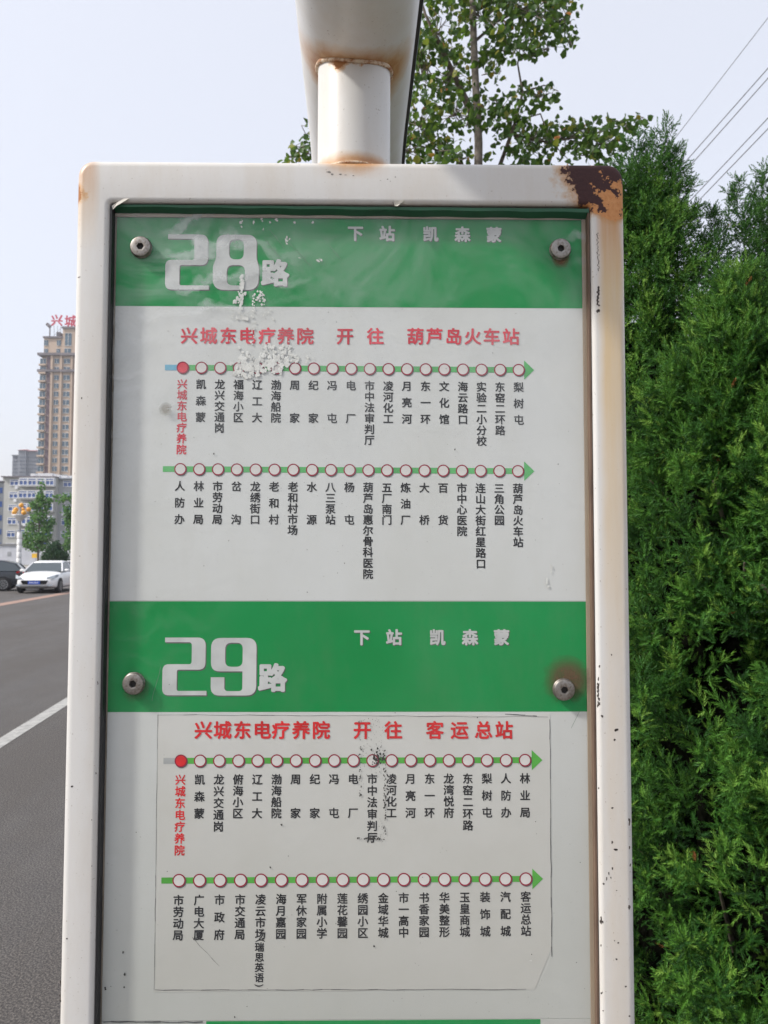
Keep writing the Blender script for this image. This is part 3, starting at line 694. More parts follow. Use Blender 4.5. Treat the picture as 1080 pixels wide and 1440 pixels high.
for a in ((345, 505, 12, 14, 60, 3, 8), (352, 518, 18, 12, 70, 4, 10), (375, 510, 18, 16, 90, 4, 10), (398, 505, 16, 16, 90, 4, 10), (405, 492, 8, 10, 30, 3, 7), (372, 495, 6, 10, 24, 3, 6), (355, 528, 16, 5, 34, 3, 8), (335, 520, 8, 9, 22, 4, 8), (418, 505, 8, 8, 22, 3, 7), (434, 502, 8, 3, 10, 2, 5), (429, 509, 3, 4, 5, 2, 4),
          (341, 400, 4, 14, 34, 2, 6), (338, 425, 5, 20, 44, 2, 6), (343, 447, 12, 4, 26, 2, 6), (356, 430, 3, 14, 20, 2, 4), (366, 418, 5, 9, 20, 2, 5), (370, 425, 3, 8, 10, 2, 4), (328, 440, 3, 10, 9, 1.5, 3), (356, 462, 4, 12, 10, 2, 4), (357, 476, 4, 8, 7, 2, 4), (322, 450, 1, 20, 9, 1, 2.5), (376, 440, 8, 6, 8, 1, 3), (385, 448, 5, 3, 6, 1, 3),
          (340, 314, 2, 9, 15, 1.5, 4), (356, 313, 3, 1.5, 4, 2, 4), (368, 309, 2, 4, 5, 2, 4), (379, 313, 3, 1.5, 5, 2, 3.5), (389, 309, 2, 2, 5, 2, 4), (413, 313, 2, 2, 2, 1.5, 3), (439, 313, 1.5, 2, 3, 1.5, 3.5), (403, 338, 4, 5, 12, 1.5, 4), (450, 366, 4, 5, 11, 1.5, 4), (421, 363, 2, 3, 4, 1, 3), (370, 322, 1, 2, 2, 1.5, 2.5), (775, 800, 2, 7, 12, 1.5, 3.5), (768, 818, 3, 9, 14, 1.5, 3.5), (772, 826, 4, 4, 6, 1.5, 3), (744, 1352, 4, 1, 3, 1.5, 3)):
    spray(*a[:4], max(2, int(a[4]*(.5 if a[1] > 485 and a[1] < 540 else .8))), a[5]*.9, a[6]*(.8 if a[1] > 485 and a[1] < 540 else 1))
b.build('paper_residue', M_res, sign)['kind'] = 'stuff'
b = MB()
for _ in range(46): crumb(random.gauss(532, 5), random.gauss(1065, 5), random.uniform(1, 3.6))
for _ in range(46): crumb(507+random.uniform(-1.2, 1.5)-(random.random() < .3)*2, random.uniform(1012, 1120), random.uniform(.8, 2.4))
for _ in range(70): crumb(541+random.uniform(-1.5, 1.8), 1055+120*random.random()**1.0, random.uniform(.9, 2.8))
for _ in range(150): crumb(random.uniform(508, 541), random.uniform(1010, 1095), random.uniform(.4, 1.2))
for _ in range(60): crumb(random.gauss(524, 8), random.gauss(1179, .9), random.uniform(.8, 2.6))
for _ in range(26): crumb(random.gauss(538, 3), random.gauss(1170, 7), random.uniform(.5, 1.3))
for px, py in ((396, 1160), (380, 1220), (330, 1430), (148, 1390), (175, 1388), (175, 1370), (173, 1340), (301, 638), (640, 632), (526, 1330), (526, 1331)): crumb(px, py, random.uniform(2, 4))
for _ in range(150): crumb(random.uniform(150, 825), random.uniform(300, 1430), random.uniform(.5, 1.6))
b.build('glue_residue', M_resk, sign)['kind'] = 'stuff'
# faint scratches in the cover
M_scr = plain('scratch', (.10, .16, .12), .6)
b = MB()
for (x0, y0, x1, y1) in ((378, 322, 400, 350), (407, 342, 437, 374), (268, 308, 276, 318), (213, 985, 226, 938), (815, 1000, 803, 1024), (463, 345, 480, 366), (395, 365, 372, 336)):
    pp = wob(x0, y0, x1, y1, 5, .6)
    for i in range(5):
        a, c_ = at(*pp[i], YA), at(*pp[i+1], YA); b.add([(a[0], YA-.0002, a[2]), (c_[0], YA-.0002, c_[2]), (c_[0]+.0005, YA-.0002, c_[2]+.0001), (a[0]+.0005, YA-.0002, a[2]+.0001)], [(0, 1, 2, 3)])
b.build('scratch', M_scr, sign)['kind'] = 'stuff'
from mathutils import noise as mnoise

# ================================================================== VEGETATION
def leaf_mat(name, ramp, rough=.55, trans=.35):
    m = NT(name); t = m.t; f = m.attr('tint')
    cr = m.n('ShaderNodeValToRGB'); cr.color_ramp.elements[0].position = ramp[0][0]; cr.color_ramp.elements[0].color = (*ramp[0][1], 1)
    cr.color_ramp.elements[1].position = ramp[-1][0]; cr.color_ramp.elements[1].color = (*ramp[-1][1], 1)
    for p, c in ramp[1:-1]: e_ = cr.color_ramp.elements.new(p); e_.color = (*c, 1)
    m.put(cr.inputs[0], f); m.base(cr.outputs[0], rough, spec=.25)
    tl = m.n('ShaderNodeBsdfTranslucent'); mx = m.n('ShaderNodeMixShader'); mx.inputs[0].default_value = trans
    c2 = m.mix(.5, cr.outputs[0], (.16, .26, .03)); m.put(tl.inputs[0], c2)
    m.put(mx.inputs[1], m.p.outputs[0]); m.put(mx.inputs[2], tl.outputs[0]); t.links.new(mx.outputs[0], m.out.inputs[0])
    return m.mat
M_bark = plain('bark', (.14, .115, .09), .9, sc_=25, var=.35)
M_barkp = plain('pale_bark', (.22, .19, .165), .9, sc_=18, var=.3)
M_jun = leaf_mat('juniper_foliage', [(0, (.008, .036, .008)), (.40, (.025, .098, .014)), (.70, (.075, .200, .024)), (.92, (.17, .31, .05)), (1, (.30, .12, .04))], .6, .12)
M_leaf = leaf_mat('broad_leaves', [(0, (.020, .055, .014)), (.5, (.045, .105, .022)), (.82, (.10, .18, .03)), (.93, (.26, .25, .04)), (1, (.42, .15, .04))], .45, .45)
M_far = leaf_mat('distant_leaves', [(0, (.055, .16, .055)), (.6, (.12, .27, .09)), (1, (.22, .38, .13))], .6, .45)
M_fard = leaf_mat('distant_dark_leaves', [(0, (.010, .045, .018)), (1, (.025, .085, .030))], .6, .2)
M_inner = plain('hollow_shade', (.004, .0045, .003), 1.0, var=.5, sc_=40, spec=0.0)  # near-black so that gaps in the crown read as deep shade

def norm(v): return v/np.maximum(np.linalg.norm(v, axis=-1, keepdims=True), 1e-9)
def basis(d):
    up = np.where(np.abs(d[:, 2:3]) < .9, np.array([[0, 0, 1.]]), np.array([[1., 0, 0]]))
    a = norm(np.cross(d, up)); b = np.cross(d, a); return a, b
def place(T, d, p, s, roll):
    """template vertices T (k,3; z along growth) at points p with directions d"""
    a, b = basis(d); c, sn = np.cos(roll)[:, None], np.sin(roll)[:, None]
    a2 = a*c+b*sn; b2 = -a*sn+b*c
    return p[:, None, :]+s[:, None, None]*(T[None, :, 0:1]*a2[:, None]+T[None, :, 1:2]*b2[:, None]+T[None, :, 2:3]*d[:, None])
def juniper_sprig(k=15, seed=0, w_=.050, ln=(.20, .32)):
    r = np.random.default_rng(seed); V = []; T = []
    for i in range(k):
        z = .02+.93*i/k; a = i*2.4+r.uniform(-.3, .3); tilt = r.uniform(.55, .95)*(1-.3*i/k); L = r.uniform(*ln)*(1-.25*i/k)
        if i > k-3: tilt = r.uniform(.1, .3)
        d = np.array((math.sin(tilt)*math.cos(a), math.sin(tilt)*math.sin(a), math.cos(tilt)))
        s = np.array((-math.sin(a), math.cos(a), 0)); o = np.array((.015*math.cos(a), .015*math.sin(a), z))
        n0 = len(V); V += [o-s*w_, o+s*w_, o+d*L*.6+s*w_*.6, o+d*L*.6-s*w_*.6, o+d*L]; T += [(n0, n0+1, n0+2), (n0, n0+2, n0+3), (n0+3, n0+2, n0+4)]
    return np.array(V), np.array(T)
SPR = [juniper_sprig(13, s) for s in range(4)]
SPRB = [juniper_sprig(18, s+10, .036, (.28, .42)) for s in range(4)]

def juniper(cx, cy, top, rad, plumes, seed, label, spires=(), bulge=(), big=False):
    r = np.random.default_rng(seed)
    root = empty('juniper', (cx, cy, .13)); tag(root, label, 'juniper', 'junipers behind the bus stop sign')
    H = top-.13
    def radius(h): return rad*np.clip((1-h)**.62, 0, 1)*(1-.35*np.exp(-h*9))
    # trunk and limbs
    b = MB(); b.tube([(0, 0, -.1), (.02, 0, H*.3), (-.01, .02, H*.65), (.01, 0, H*.93)], [.07, .05, .028, .008], 10)
    for k in range(16):
        z = H*r.uniform(.12, .85); a = r.uniform(0, 6.28); q = float(radius(z/H))*.75
        b.tube([(0, 0, z), (q*.5*math.cos(a), q*.5*math.sin(a), z+q*.35), (q*math.cos(a), q*math.sin(a), z+q*.95)], [.018, .011, .004], 6)
    b.build('trunk', M_bark, root)
    # near-black hull added inside to block light and darken the hollows
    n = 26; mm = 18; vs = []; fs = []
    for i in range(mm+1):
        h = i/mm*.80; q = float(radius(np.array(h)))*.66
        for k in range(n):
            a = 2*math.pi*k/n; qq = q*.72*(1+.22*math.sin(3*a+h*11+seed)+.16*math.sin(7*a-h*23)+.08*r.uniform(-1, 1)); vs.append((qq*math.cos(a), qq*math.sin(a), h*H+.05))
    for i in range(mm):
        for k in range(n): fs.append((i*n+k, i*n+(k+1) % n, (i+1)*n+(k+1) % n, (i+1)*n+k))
    b = MB(); b.add(vs, fs, 0, False); b.build('shade_hull', M_inner, root)
    # plumes: curved shoots, each dressed with sprigs
    P, D, S, TI = [], [], [], []
    def plume(p, d, L, tint, dens=1.25, ssz=.046):
        n = max(6, int(L/(.0095 if big else .0085)*dens)); ssz = ssz*(.92 if big else .98); t = np.sort(r.uniform(.0, 1, n)); bend = norm(d+np.array((0, 0, .5))[None] if d.ndim > 1 else d+np.array((0, 0, .45)))
        q = p+d*L*t[:, None]*(1-.4*t[:, None])+bend*L*.4*(t[:, None]**2)
        ax = norm(d*(1-t[:, None])+bend*t[:, None])
        side_ = norm(r.normal(size=(n, 3))); sp = norm(ax*r.uniform(.6, 1.3, (n, 1))+side_*(1.25-.6*t[:, None]))
        if big: n_ = 0
        wd = (.075*(1-t)+.012)*r.uniform(.1, 1, n)
        q = q+side_*wd[:, None]*(L/.35)
        P.append(q); D.append(sp); S.append(ssz*r.uniform(.75, 1.3, n)); TI.append(np.clip(tint+r.normal(0, .10, n)+.22*t, 0, .90))
    for k in range(plumes):
        h = r.uniform(.02, .99)**1.0; a = r.uniform(0, 6.28) if r.uniform() < .30 else r.normal(-1.95, .85)
        lump = 1+.22*math.sin(3*a+h*9+seed)+.20*math.sin(7*a-h*19+seed*2)
        pn = Vector((math.cos(a)*rad, math.sin(a)*rad, h*H)); nv = mnoise.noise(pn*3.6+Vector((seed, 0, 0)))+.7*mnoise.noise(pn*9.0)
        if nv < .0+.13*(1-min(1, h*1.6))+.16*r.uniform(-1, 1)-(.5 if h > .75 else 0): continue
        lump *= 1+.42*nv
        q = float(radius(np.array(h)))*lump*r.uniform(.55, 1.0)
        p = np.array((q*math.cos(a), q*math.sin(a), h*H)); d = norm(np.array((math.cos(a)*(1-h*.5), math.sin(a)*(1-h*.5), r.uniform(.35, 1.3)))+r.normal(0, .22, 3))
        plume(p-d*.10, norm(d+r.normal(0, .25, 3)), r.uniform(.08, .20), np.clip(r.normal(.38, .20), .05, .75))
    for (sx, sy, sz, dx, dy, dz, L) in spires:
        p = np.array((sx-cx, sy-cy, sz-.13)); d = norm(np.array((dx, dy, dz), dtype=float)); plume(p, d, L, .30, 1.7)
        for k in range(int(L/.022)):
            t = r.uniform(.0, .92); pd = norm(d+r.normal(0, .75, 3)); plume(p+d*L*t, pd, (1-t)*L*.34+.05, .30, 1.0, .036)
    P = np.concatenate(P); D = np.concatenate(D); S = np.concatenate(S); TI = np.concatenate(TI)
    dry = r.uniform(0, 1, len(P)) < .0010; TI[dry] = 1.0
    which = r.integers(0, 4, len(P)); Vs, Ts, As = [], [], []; off = 0
    for q in range(4):
        sel = which == q; V, T = (SPRB if big else SPR)[q]; W = place(V, D[sel], P[sel], S[sel], r.uniform(0, 6.28, sel.sum())); k = len(V)
        Vs.append(W.reshape(-1, 3)); Ts.append((T[None]+(np.arange(sel.sum())*k)[:, None, None]).reshape(-1, 3)+off); off += sel.sum()*k; As.append(np.repeat(TI[sel], len(T)))
    V = np.concatenate(Vs); T = np.concatenate(Ts)
    print('juniper tris', len(T))
    link(bpy.data.objects.new('crown', tri_mesh('crown', V, T, M_jun, np.concatenate(As))), root)
    return root
def J(px, py, Y): p = at(px, py, Y); return p
ja = J(912, 500, 3.4); jt = J(938, 172, 3.4)
sp_a = []
for (px, py, px2, py2, Y) in ((930, 330, 928, 215, 3.35), (900, 320, 885, 240, 3.3), (950, 340, 950, 260, 3.35), (915, 310, 908, 215, 3.45), (925, 300, 940, 165, 3.4), (905, 330, 895, 230, 3.3), (900, 300, 878, 196, 3.4), (935, 260, 955, 205, 3.45), (945, 320, 970, 250, 3.4), (940, 280, 960, 225, 3.4), (955, 330, 985, 290, 3.4), (880, 300, 868, 225, 3.3), (890, 260, 900, 190, 3.45), (915, 250, 918, 190, 3.4), (870, 280, 852, 235, 3.35)):
    a = J(px, py, Y); c_ = J(px2, py2, Y); d = c_-a; sp_a.append((*a, *d, float(np.linalg.norm(d))*1.0))
juniper(ja[0], 3.4, J(925, 262, 3.4)[2], .84, 2300, 3, 'tallest dark green juniper with a thin spire above the rusty frame corner', sp_a)
jb = J(1100, 500, 3.7); sp_b = []
for (px, py, px2, py2, Y) in ((1000, 430, 985, 330, 3.4), (1020, 430, 1005, 330, 3.4), (985, 430, 965, 350, 3.4), (1040, 390, 1050, 290, 3.5), (1065, 380, 1075, 280, 3.5), (1010, 400, 1015, 315, 3.5), (1045, 360, 1035, 255, 3.6), (1070, 330, 1075, 235, 3.6), (1010, 370, 1000, 290, 3.5), (1020, 330, 1030, 268, 3.6), (1085, 300, 1095, 225, 3.6), (1055, 320, 1062, 262, 3.6), (990, 360, 975, 300, 3.5)):
    a = J(px, py, Y); c_ = J(px2, py2, Y); d = c_-a; sp_b.append((*a, *d, float(np.linalg.norm(d))))
juniper(jb[0], 3.7, J(1070, 300, 3.6)[2], .84, 1900, 11, 'green juniper at the right edge under the overhead wires', sp_b)
jc = J(1040, 700, 2.75)
juniper(jc[0], 2.75, J(1040, 395, 2.75)[2], .80, 3900, 23, 'broad bright green juniper filling the space right of the frame, nearest of the junipers', big=True)
jd = J(1180, 700, 2.3)
juniper(jd[0], 2.25, J(1180, 480, 2.3)[2], .60, 1500, 31, 'low juniper whose shoots fill the lower right corner', big=True)

# --- broadleaf tree above the sign
def leaf_t(seed=0):
    a = [(0, 0), (.34, .22), (.50, .60), (.22, .86), (0, 1.02), (-.22, .86), (-.50, .60), (-.34, .22)]
    V = [(x, abs(x)*.35+.10*math.sin(y*3), y) for x, y in a]+[(0, .0, .5)]
    return np.array(V), np.array([(8, i, (i+1) % 8) for i in range(8)])
LV, LT = leaf_t()
def leaves_mesh(name, P, D, S, TI, mat, tmpl=None, seed=0):
    V0, T0 = tmpl or (LV, LT); r = np.random.default_rng(seed)
    W = place(V0, D, P, S, r.uniform(0, 6.28, len(P))); k = len(V0)
    T = (T0[None]+(np.arange(len(P))*k)[:, None, None]).reshape(-1, 3)
    return tri_mesh(name, W.reshape(-1, 3), T, mat, np.repeat(TI, len(T0)))
TY = 8.0
troot = J(672, 800, TY); tree = empty('broadleaf_tree', (troot[0], TY, .1))
tag(tree, 'sparse leafy tree with yellowing leaves rising behind the sign arm', 'tree')
O = np.array((troot[0], TY, .1))
def lp(px, py, Y=TY): return tuple(at(px, py, Y)-O)
b = MB(); b.tube([(0, 0, -.1), lp(676, 500), lp(672, 300), lp(673, 200), lp(668, 100), lp(664, 0), lp(660, -120), lp(655, -240)], [.085, .065, .047, .044, .038, .036, .026, .014], 12); b.build('trunk', M_barkp, tree)
for path, r0 in (([(668, 168), (645, 120), (622, 70), (598, 20), (575, -60)], .046), ([(675, 320), (702, 235), (722, 180), (735, 130), (728, 90), (738, 20)], .028), ([(722, 190), (770, 200), (830, 190), (905, 165)], .015),
                 ([(735, 130), (765, 120), (785, 128)], .010), ([(670, 250), (630, 215), (590, 205), (565, 215)], .016), ([(672, 330), (560, 262), (470, 240), (425, 210), (405, 222)], .015), ([(666, 60), (700, 30), (760, 0), (800, 10)], .018),
                 ([(667, 90), (700, 70), (750, 80)], .012), ([(640, 115), (610, 110), (590, 80)], .010), ([(725, 170), (760, 160), (775, 200), (800, 225)], .010)):
    b = MB(); pp = [lp(x, y, TY+(.25*math.sin(i*1.7+x*.01) if i else 0)) for i, (x, y) in enumerate(path)]
    b.tube(pp, list(np.linspace(r0, .004, len(pp))), 7); b.build('branch', M_bark, tree)
BL = [(640,-40,70,50,330),(740,-40,80,45,330),(615,35,35,45,150),(680,15,45,35,190),(750,12,50,28,240),(793,22,20,28,80),(800,60,12,14,14),(722,62,42,24,130),(768,66,28,10,50),(630,100,45,36,160),(597,90,22,50,120),(690,95,22,28,70),(640,150,40,38,160),
      (590,165,26,38,130),(578,208,26,22,90),(620,205,36,22,80),(757,128,28,17,80),(700,146,34,18,85),(712,172,34,22,90),(748,192,36,20,120),(797,190,36,22,140),(845,197,36,18,120),(878,172,34,8,50),(902,166,9,7,10),(818,216,34,8,40),(738,221,32,9,40),(650,222,40,9,50),
      (434,186,8,10,12),(424,204,16,11,28),(412,219,15,8,20),(436,214,10,10,14),(560,120,30,80,70),(650,280,90,45,260),(770,260,80,30,150),(850,240,40,14,50),(560,260,60,30,80)]
P, D, S, TI = [], [], [], []
tw = MB()
for (x, y, rx, ry, n) in BL:
    n = int(n*1.15); a = rng.uniform(0, 6.28, n); q = np.sqrt(rng.uniform(0, 1, n)); dep = TY+rng.normal(0, .35, n)
    # leaves hang in little bunches
    nb = max(3, n//7); bx = x+rx*rng.uniform(-1, 1, nb)*.9; by = y+ry*rng.uniform(-1, 1, nb)*.9; bd = TY+rng.normal(0, .4, nb); w_ = rng.integers(0, nb, n)
    px = np.where(rng.uniform(0, 1, n) < .7, bx[w_]+rng.normal(0, 7, n), x+rx*q*np.cos(a)); py = np.where(rng.uniform(0, 1, n) < .7, by[w_]+rng.normal(0, 6, n), y+ry*q*np.sin(a))
    for i in range(n):
        P.append(at(px[i], py[i], bd[w_[i]]+rng.normal(0, .08))-O)
    d = norm(rng.normal(0, 1, (n, 3))+np.array((0, 0, -.9))); D.append(d); S.append(rng.uniform(.050, .084, n))
    yl = .10 if x > 690 else .16; t_ = rng.beta(2, 2.6, n)*.82; t_ = np.where(rng.uniform(0, 1, n) < yl, rng.uniform(.8, .96, n), t_); t_ = np.where(rng.uniform(0, 1, n) < .012, 1, t_); TI.append(t_)
    for k in range(nb):
        c0 = at(x+rng.normal(0, 4), y+ry*.3, TY)-O; c1 = at(bx[k], by[k], bd[k])-O; mdp = (c0+c1)/2+rng.normal(0, .03, 3); tw.tube([c0, mdp, c1], [.005, .004, .002], 4)
link(bpy.data.objects.new('crown', leaves_mesh('crown', np.array(P), np.concatenate(D), np.concatenate(S), np.concatenate(TI), M_leaf)), tree)
o = tw.build('twig', M_bark, tree); o['kind'] = 'stuff'

# ================================================================== STREET FURNITURE AND TRAFFIC
def far_tree(px, pbase, ptop, Y, blobs, n, mat, trunk_px, label, name='street_tree', lsz=.22, cat='tree', seed=1, zb=0.13, trunk_r=.12):
    p0 = at(px, 778, Y); zt_ = at(px, ptop, Y)[2]; root = empty(name, (p0[0], Y, zb)); tag(root, label, cat)
    O_ = np.array((p0[0], Y, zb)); r = np.random.default_rng(seed)
    b = MB(); pts = [tuple(at(a, c_, Y)-O_) for a, c_ in trunk_px]; pts[0] = (pts[0][0], 0, -.05); b.tube(pts, list(np.linspace(trunk_r, .03, len(pts))), 8)
    for k in range(10):
        t = r.uniform(.35, .95); i = t*(len(pts)-1); i0 = int(i); q = Vector(pts[i0]).lerp(Vector(pts[min(i0+1, len(pts)-1)]), i-i0); a = r.uniform(0, 6.28); L = r.uniform(.4, 1.0)*(1.3-t)
        b.tube([q, q+Vector((math.cos(a)*L, math.sin(a)*L, L*.8))], [.03, .01], 5)
    b.build('trunk', M_bark, root)
    Ps = []; tot = sum(bb[4] for bb in blobs)
    for (x, y, rx, ry, w_) in blobs:
        k = int(n*w_/tot); d = norm(r.normal(size=(k, 3)))*r.uniform(.35, 1.0, (k, 1))**.5; s = Y/F
        c = at(x, y, Y)-O_; Ps.append(c+d*np.array((rx*s, rx*s*.9, ry*s))+r.normal(0, .12, (k, 3)))
    Ps = np.concatenate(Ps); d = norm(r.normal(0, 1, (len(Ps), 3))+np.array((0, 0, .3)))
    link(bpy.data.objects.new('crown', leaves_mesh('crown', Ps, d, r.uniform(.7, 1.3, len(Ps))*lsz, np.clip(r.beta(2, 2, len(Ps)), 0, 1), mat, seed=seed)), root)
    return root
far_tree(53, 790, 675, 78, [(58, 684, 2.5, 9, 3), (57, 700, 6, 9, 8), (50, 712, 7, 7, 8), (62, 712, 7, 9, 9), (68, 705, 5, 5, 4), (55, 728, 11, 9, 16), (45, 742, 7, 7, 8), (64, 742, 8, 8, 10), (50, 758, 14, 9, 18), (62, 756, 10, 9, 12), (38, 765, 6, 6, 6), (53, 770, 14, 6, 12), (36, 752, 4, 5, 3), (78, 699, 3, 3, 2), (72, 735, 4, 8, 4)],
         2300, M_far, [(53.5, 800), (53.5, 770), (55, 735), (57, 700), (58, 680)], 'young green street tree in front of the pale apartment block', lsz=.22, seed=4, trunk_r=.14)
far_tree(108, 790, 690, 82, [(98, 720, 6, 8, 6), (95, 735, 5, 10, 6), (100, 755, 9, 10, 10), (92, 700, 5, 5, 3), (108, 700, 9, 12, 12), (112, 730, 11, 12, 12), (96, 768, 7, 8, 8), (86, 704, 4, 2, 1.5), (92, 716, 3, 6, 2)],
         1200, M_far, [(108, 800), (108, 770), (107, 735), (106, 700)], 'pale green tree half hidden behind the left side of the sign frame', lsz=.24, seed=5)
far_tree(78, 795, 763, 70, [(77, 783, 16, 10, 20), (77, 773, 10, 8, 10), (70, 785, 10, 8, 8), (86, 784, 10, 9, 8), (78, 768, 5, 5, 4)],
         3600, M_fard, [(78, 800), (78, 785)], 'round dark green bush behind the white car', name='round_bush', lsz=.15, cat='bush', seed=6)

# lamp standard with orange globes
LY = 72.0; lb = ground(27, 805); lb = at(27, 778, LY)
lamp = empty('street_lamp', (lb[0], LY, .13)); tag(lamp, 'street lamp with a thick white column and a cluster of orange globes', 'street lamp')
k = LY/F; zz = lambda py: at(27, py, LY)[2]-.13
M_lwhite = plain('lamp_white', (.62, .62, .62), .5, sc_=2); M_lgrey = plain('lamp_grey', (.30, .31, .33), .5, sc_=2); M_orange = plain('orange_globe', (.70, .33, .03), .35, var=.1)
b = MB(); b.lathe([(.36, 0), (.36, .5), (.24, .55)], n=20); prev = .55; top_ = zz(748)
for i in range(5):
    z0 = .55+(top_-.55)*i/5; z1 = .55+(top_-.55)*(i+1)/5; b.lathe([(.22, z0), (.22, z1-.07), (.19, z1-.06), (.19, z1)], n=20)
b.lathe([(.22, top_), (0.01, top_+.02)], n=20); b.build('column', M_lwhite, lamp)
b = MB(); b.lathe([(.12, top_), (.10, zz(725)), (.14, zz(724)), (.10, zz(714)), (.05, zz(711)), (.01, zz(710))], n=14); b.build('mast', M_lgrey, lamp)
bowl = MB(); bowl.lathe([(.12, zz(733)), (.55, zz(727)), (.78, zz(724)), (.72, zz(723.5)), (.1, zz(726))], n=24); bowl.build('collar', M_lwhite, lamp)
for (px, py, dy) in ((28.8, 710.5, 0), (19.8, 716.5, .2), (37.5, 716.3, .2), (22.8, 720.8, -.5), (36, 721.2, -.5), (27, 716.5, .6)):
    x = (px-27.5)*k; z = zz(py); b = MB(); b.lathe([(.02, z-.22), (.13, z-.18), (.20, z-.10), (.225, z), (.20, z+.11), (.12, z+.19), (.01, z+.225)], (x, dy, 0), 16); b.build('globe', M_orange, lamp)
    b = MB(); b.tube([(0, 0, zz(727)), (x*.6, dy*.6, zz(727)+.05), (x, dy, z-.22)], .03, 6); b.build('lamp_arm', M_lgrey, lamp)

# small yellow sign on a stake
p = at(50, 781, 86); ys = empty('warning_sign', (p[0], 86, .1)); tag(ys, 'small yellow sign plate on a post beside the tree trunk', 'sign')
b = MB(); b.box((-.40, -.02, p[2]-.1-.28), (.40, .02, p[2]-.1+.20)); b.build('sign_plate', plain('yellow_plate', (.75, .45, .03), .5), ys)
b = MB(); b.tube([(0, .04, 0), (0, .04, p[2]-.1)], .03, 8); b.build('stake', M_lgrey, ys)

# long pale boundary wall
WY = 105.0; M_wall = plain('pale_wall', (.52, .53, .58), .85, sc_=1.2, var=.08); x0 = at(-60, 780, WY)[0]; x1 = at(300, 780, WY)[0]; zt_ = at(40, 767.5, WY)[2]
wl = empty('boundary_wall', ((x0+x1)/2, WY, 0)); tag(wl, 'long pale lilac white boundary wall below the apartment block', 'wall')
b = MB(); b.box((x0-(x0+x1)/2, 0, -.1), (x1-(x0+x1)/2, .4, zt_)); b.build('wall_face', M_wall, wl)
b = MB(); b.box((x0-(x0+x1)/2-.05, -.12, zt_), (x1-(x0+x1)/2+.05, .5, zt_+.28)); b.build('coping', plain('coping', (.20, .20, .21), .8), wl)
b = MB(); q = at(13, 779, WY)[0]-(x0+x1)/2; zc = at(13, 779, WY)[2]; b.box((q-.25, -.03, zc-.3), (q+.25, .0, zc+.3)); b.build('notice_board', M_lgrey, wl)

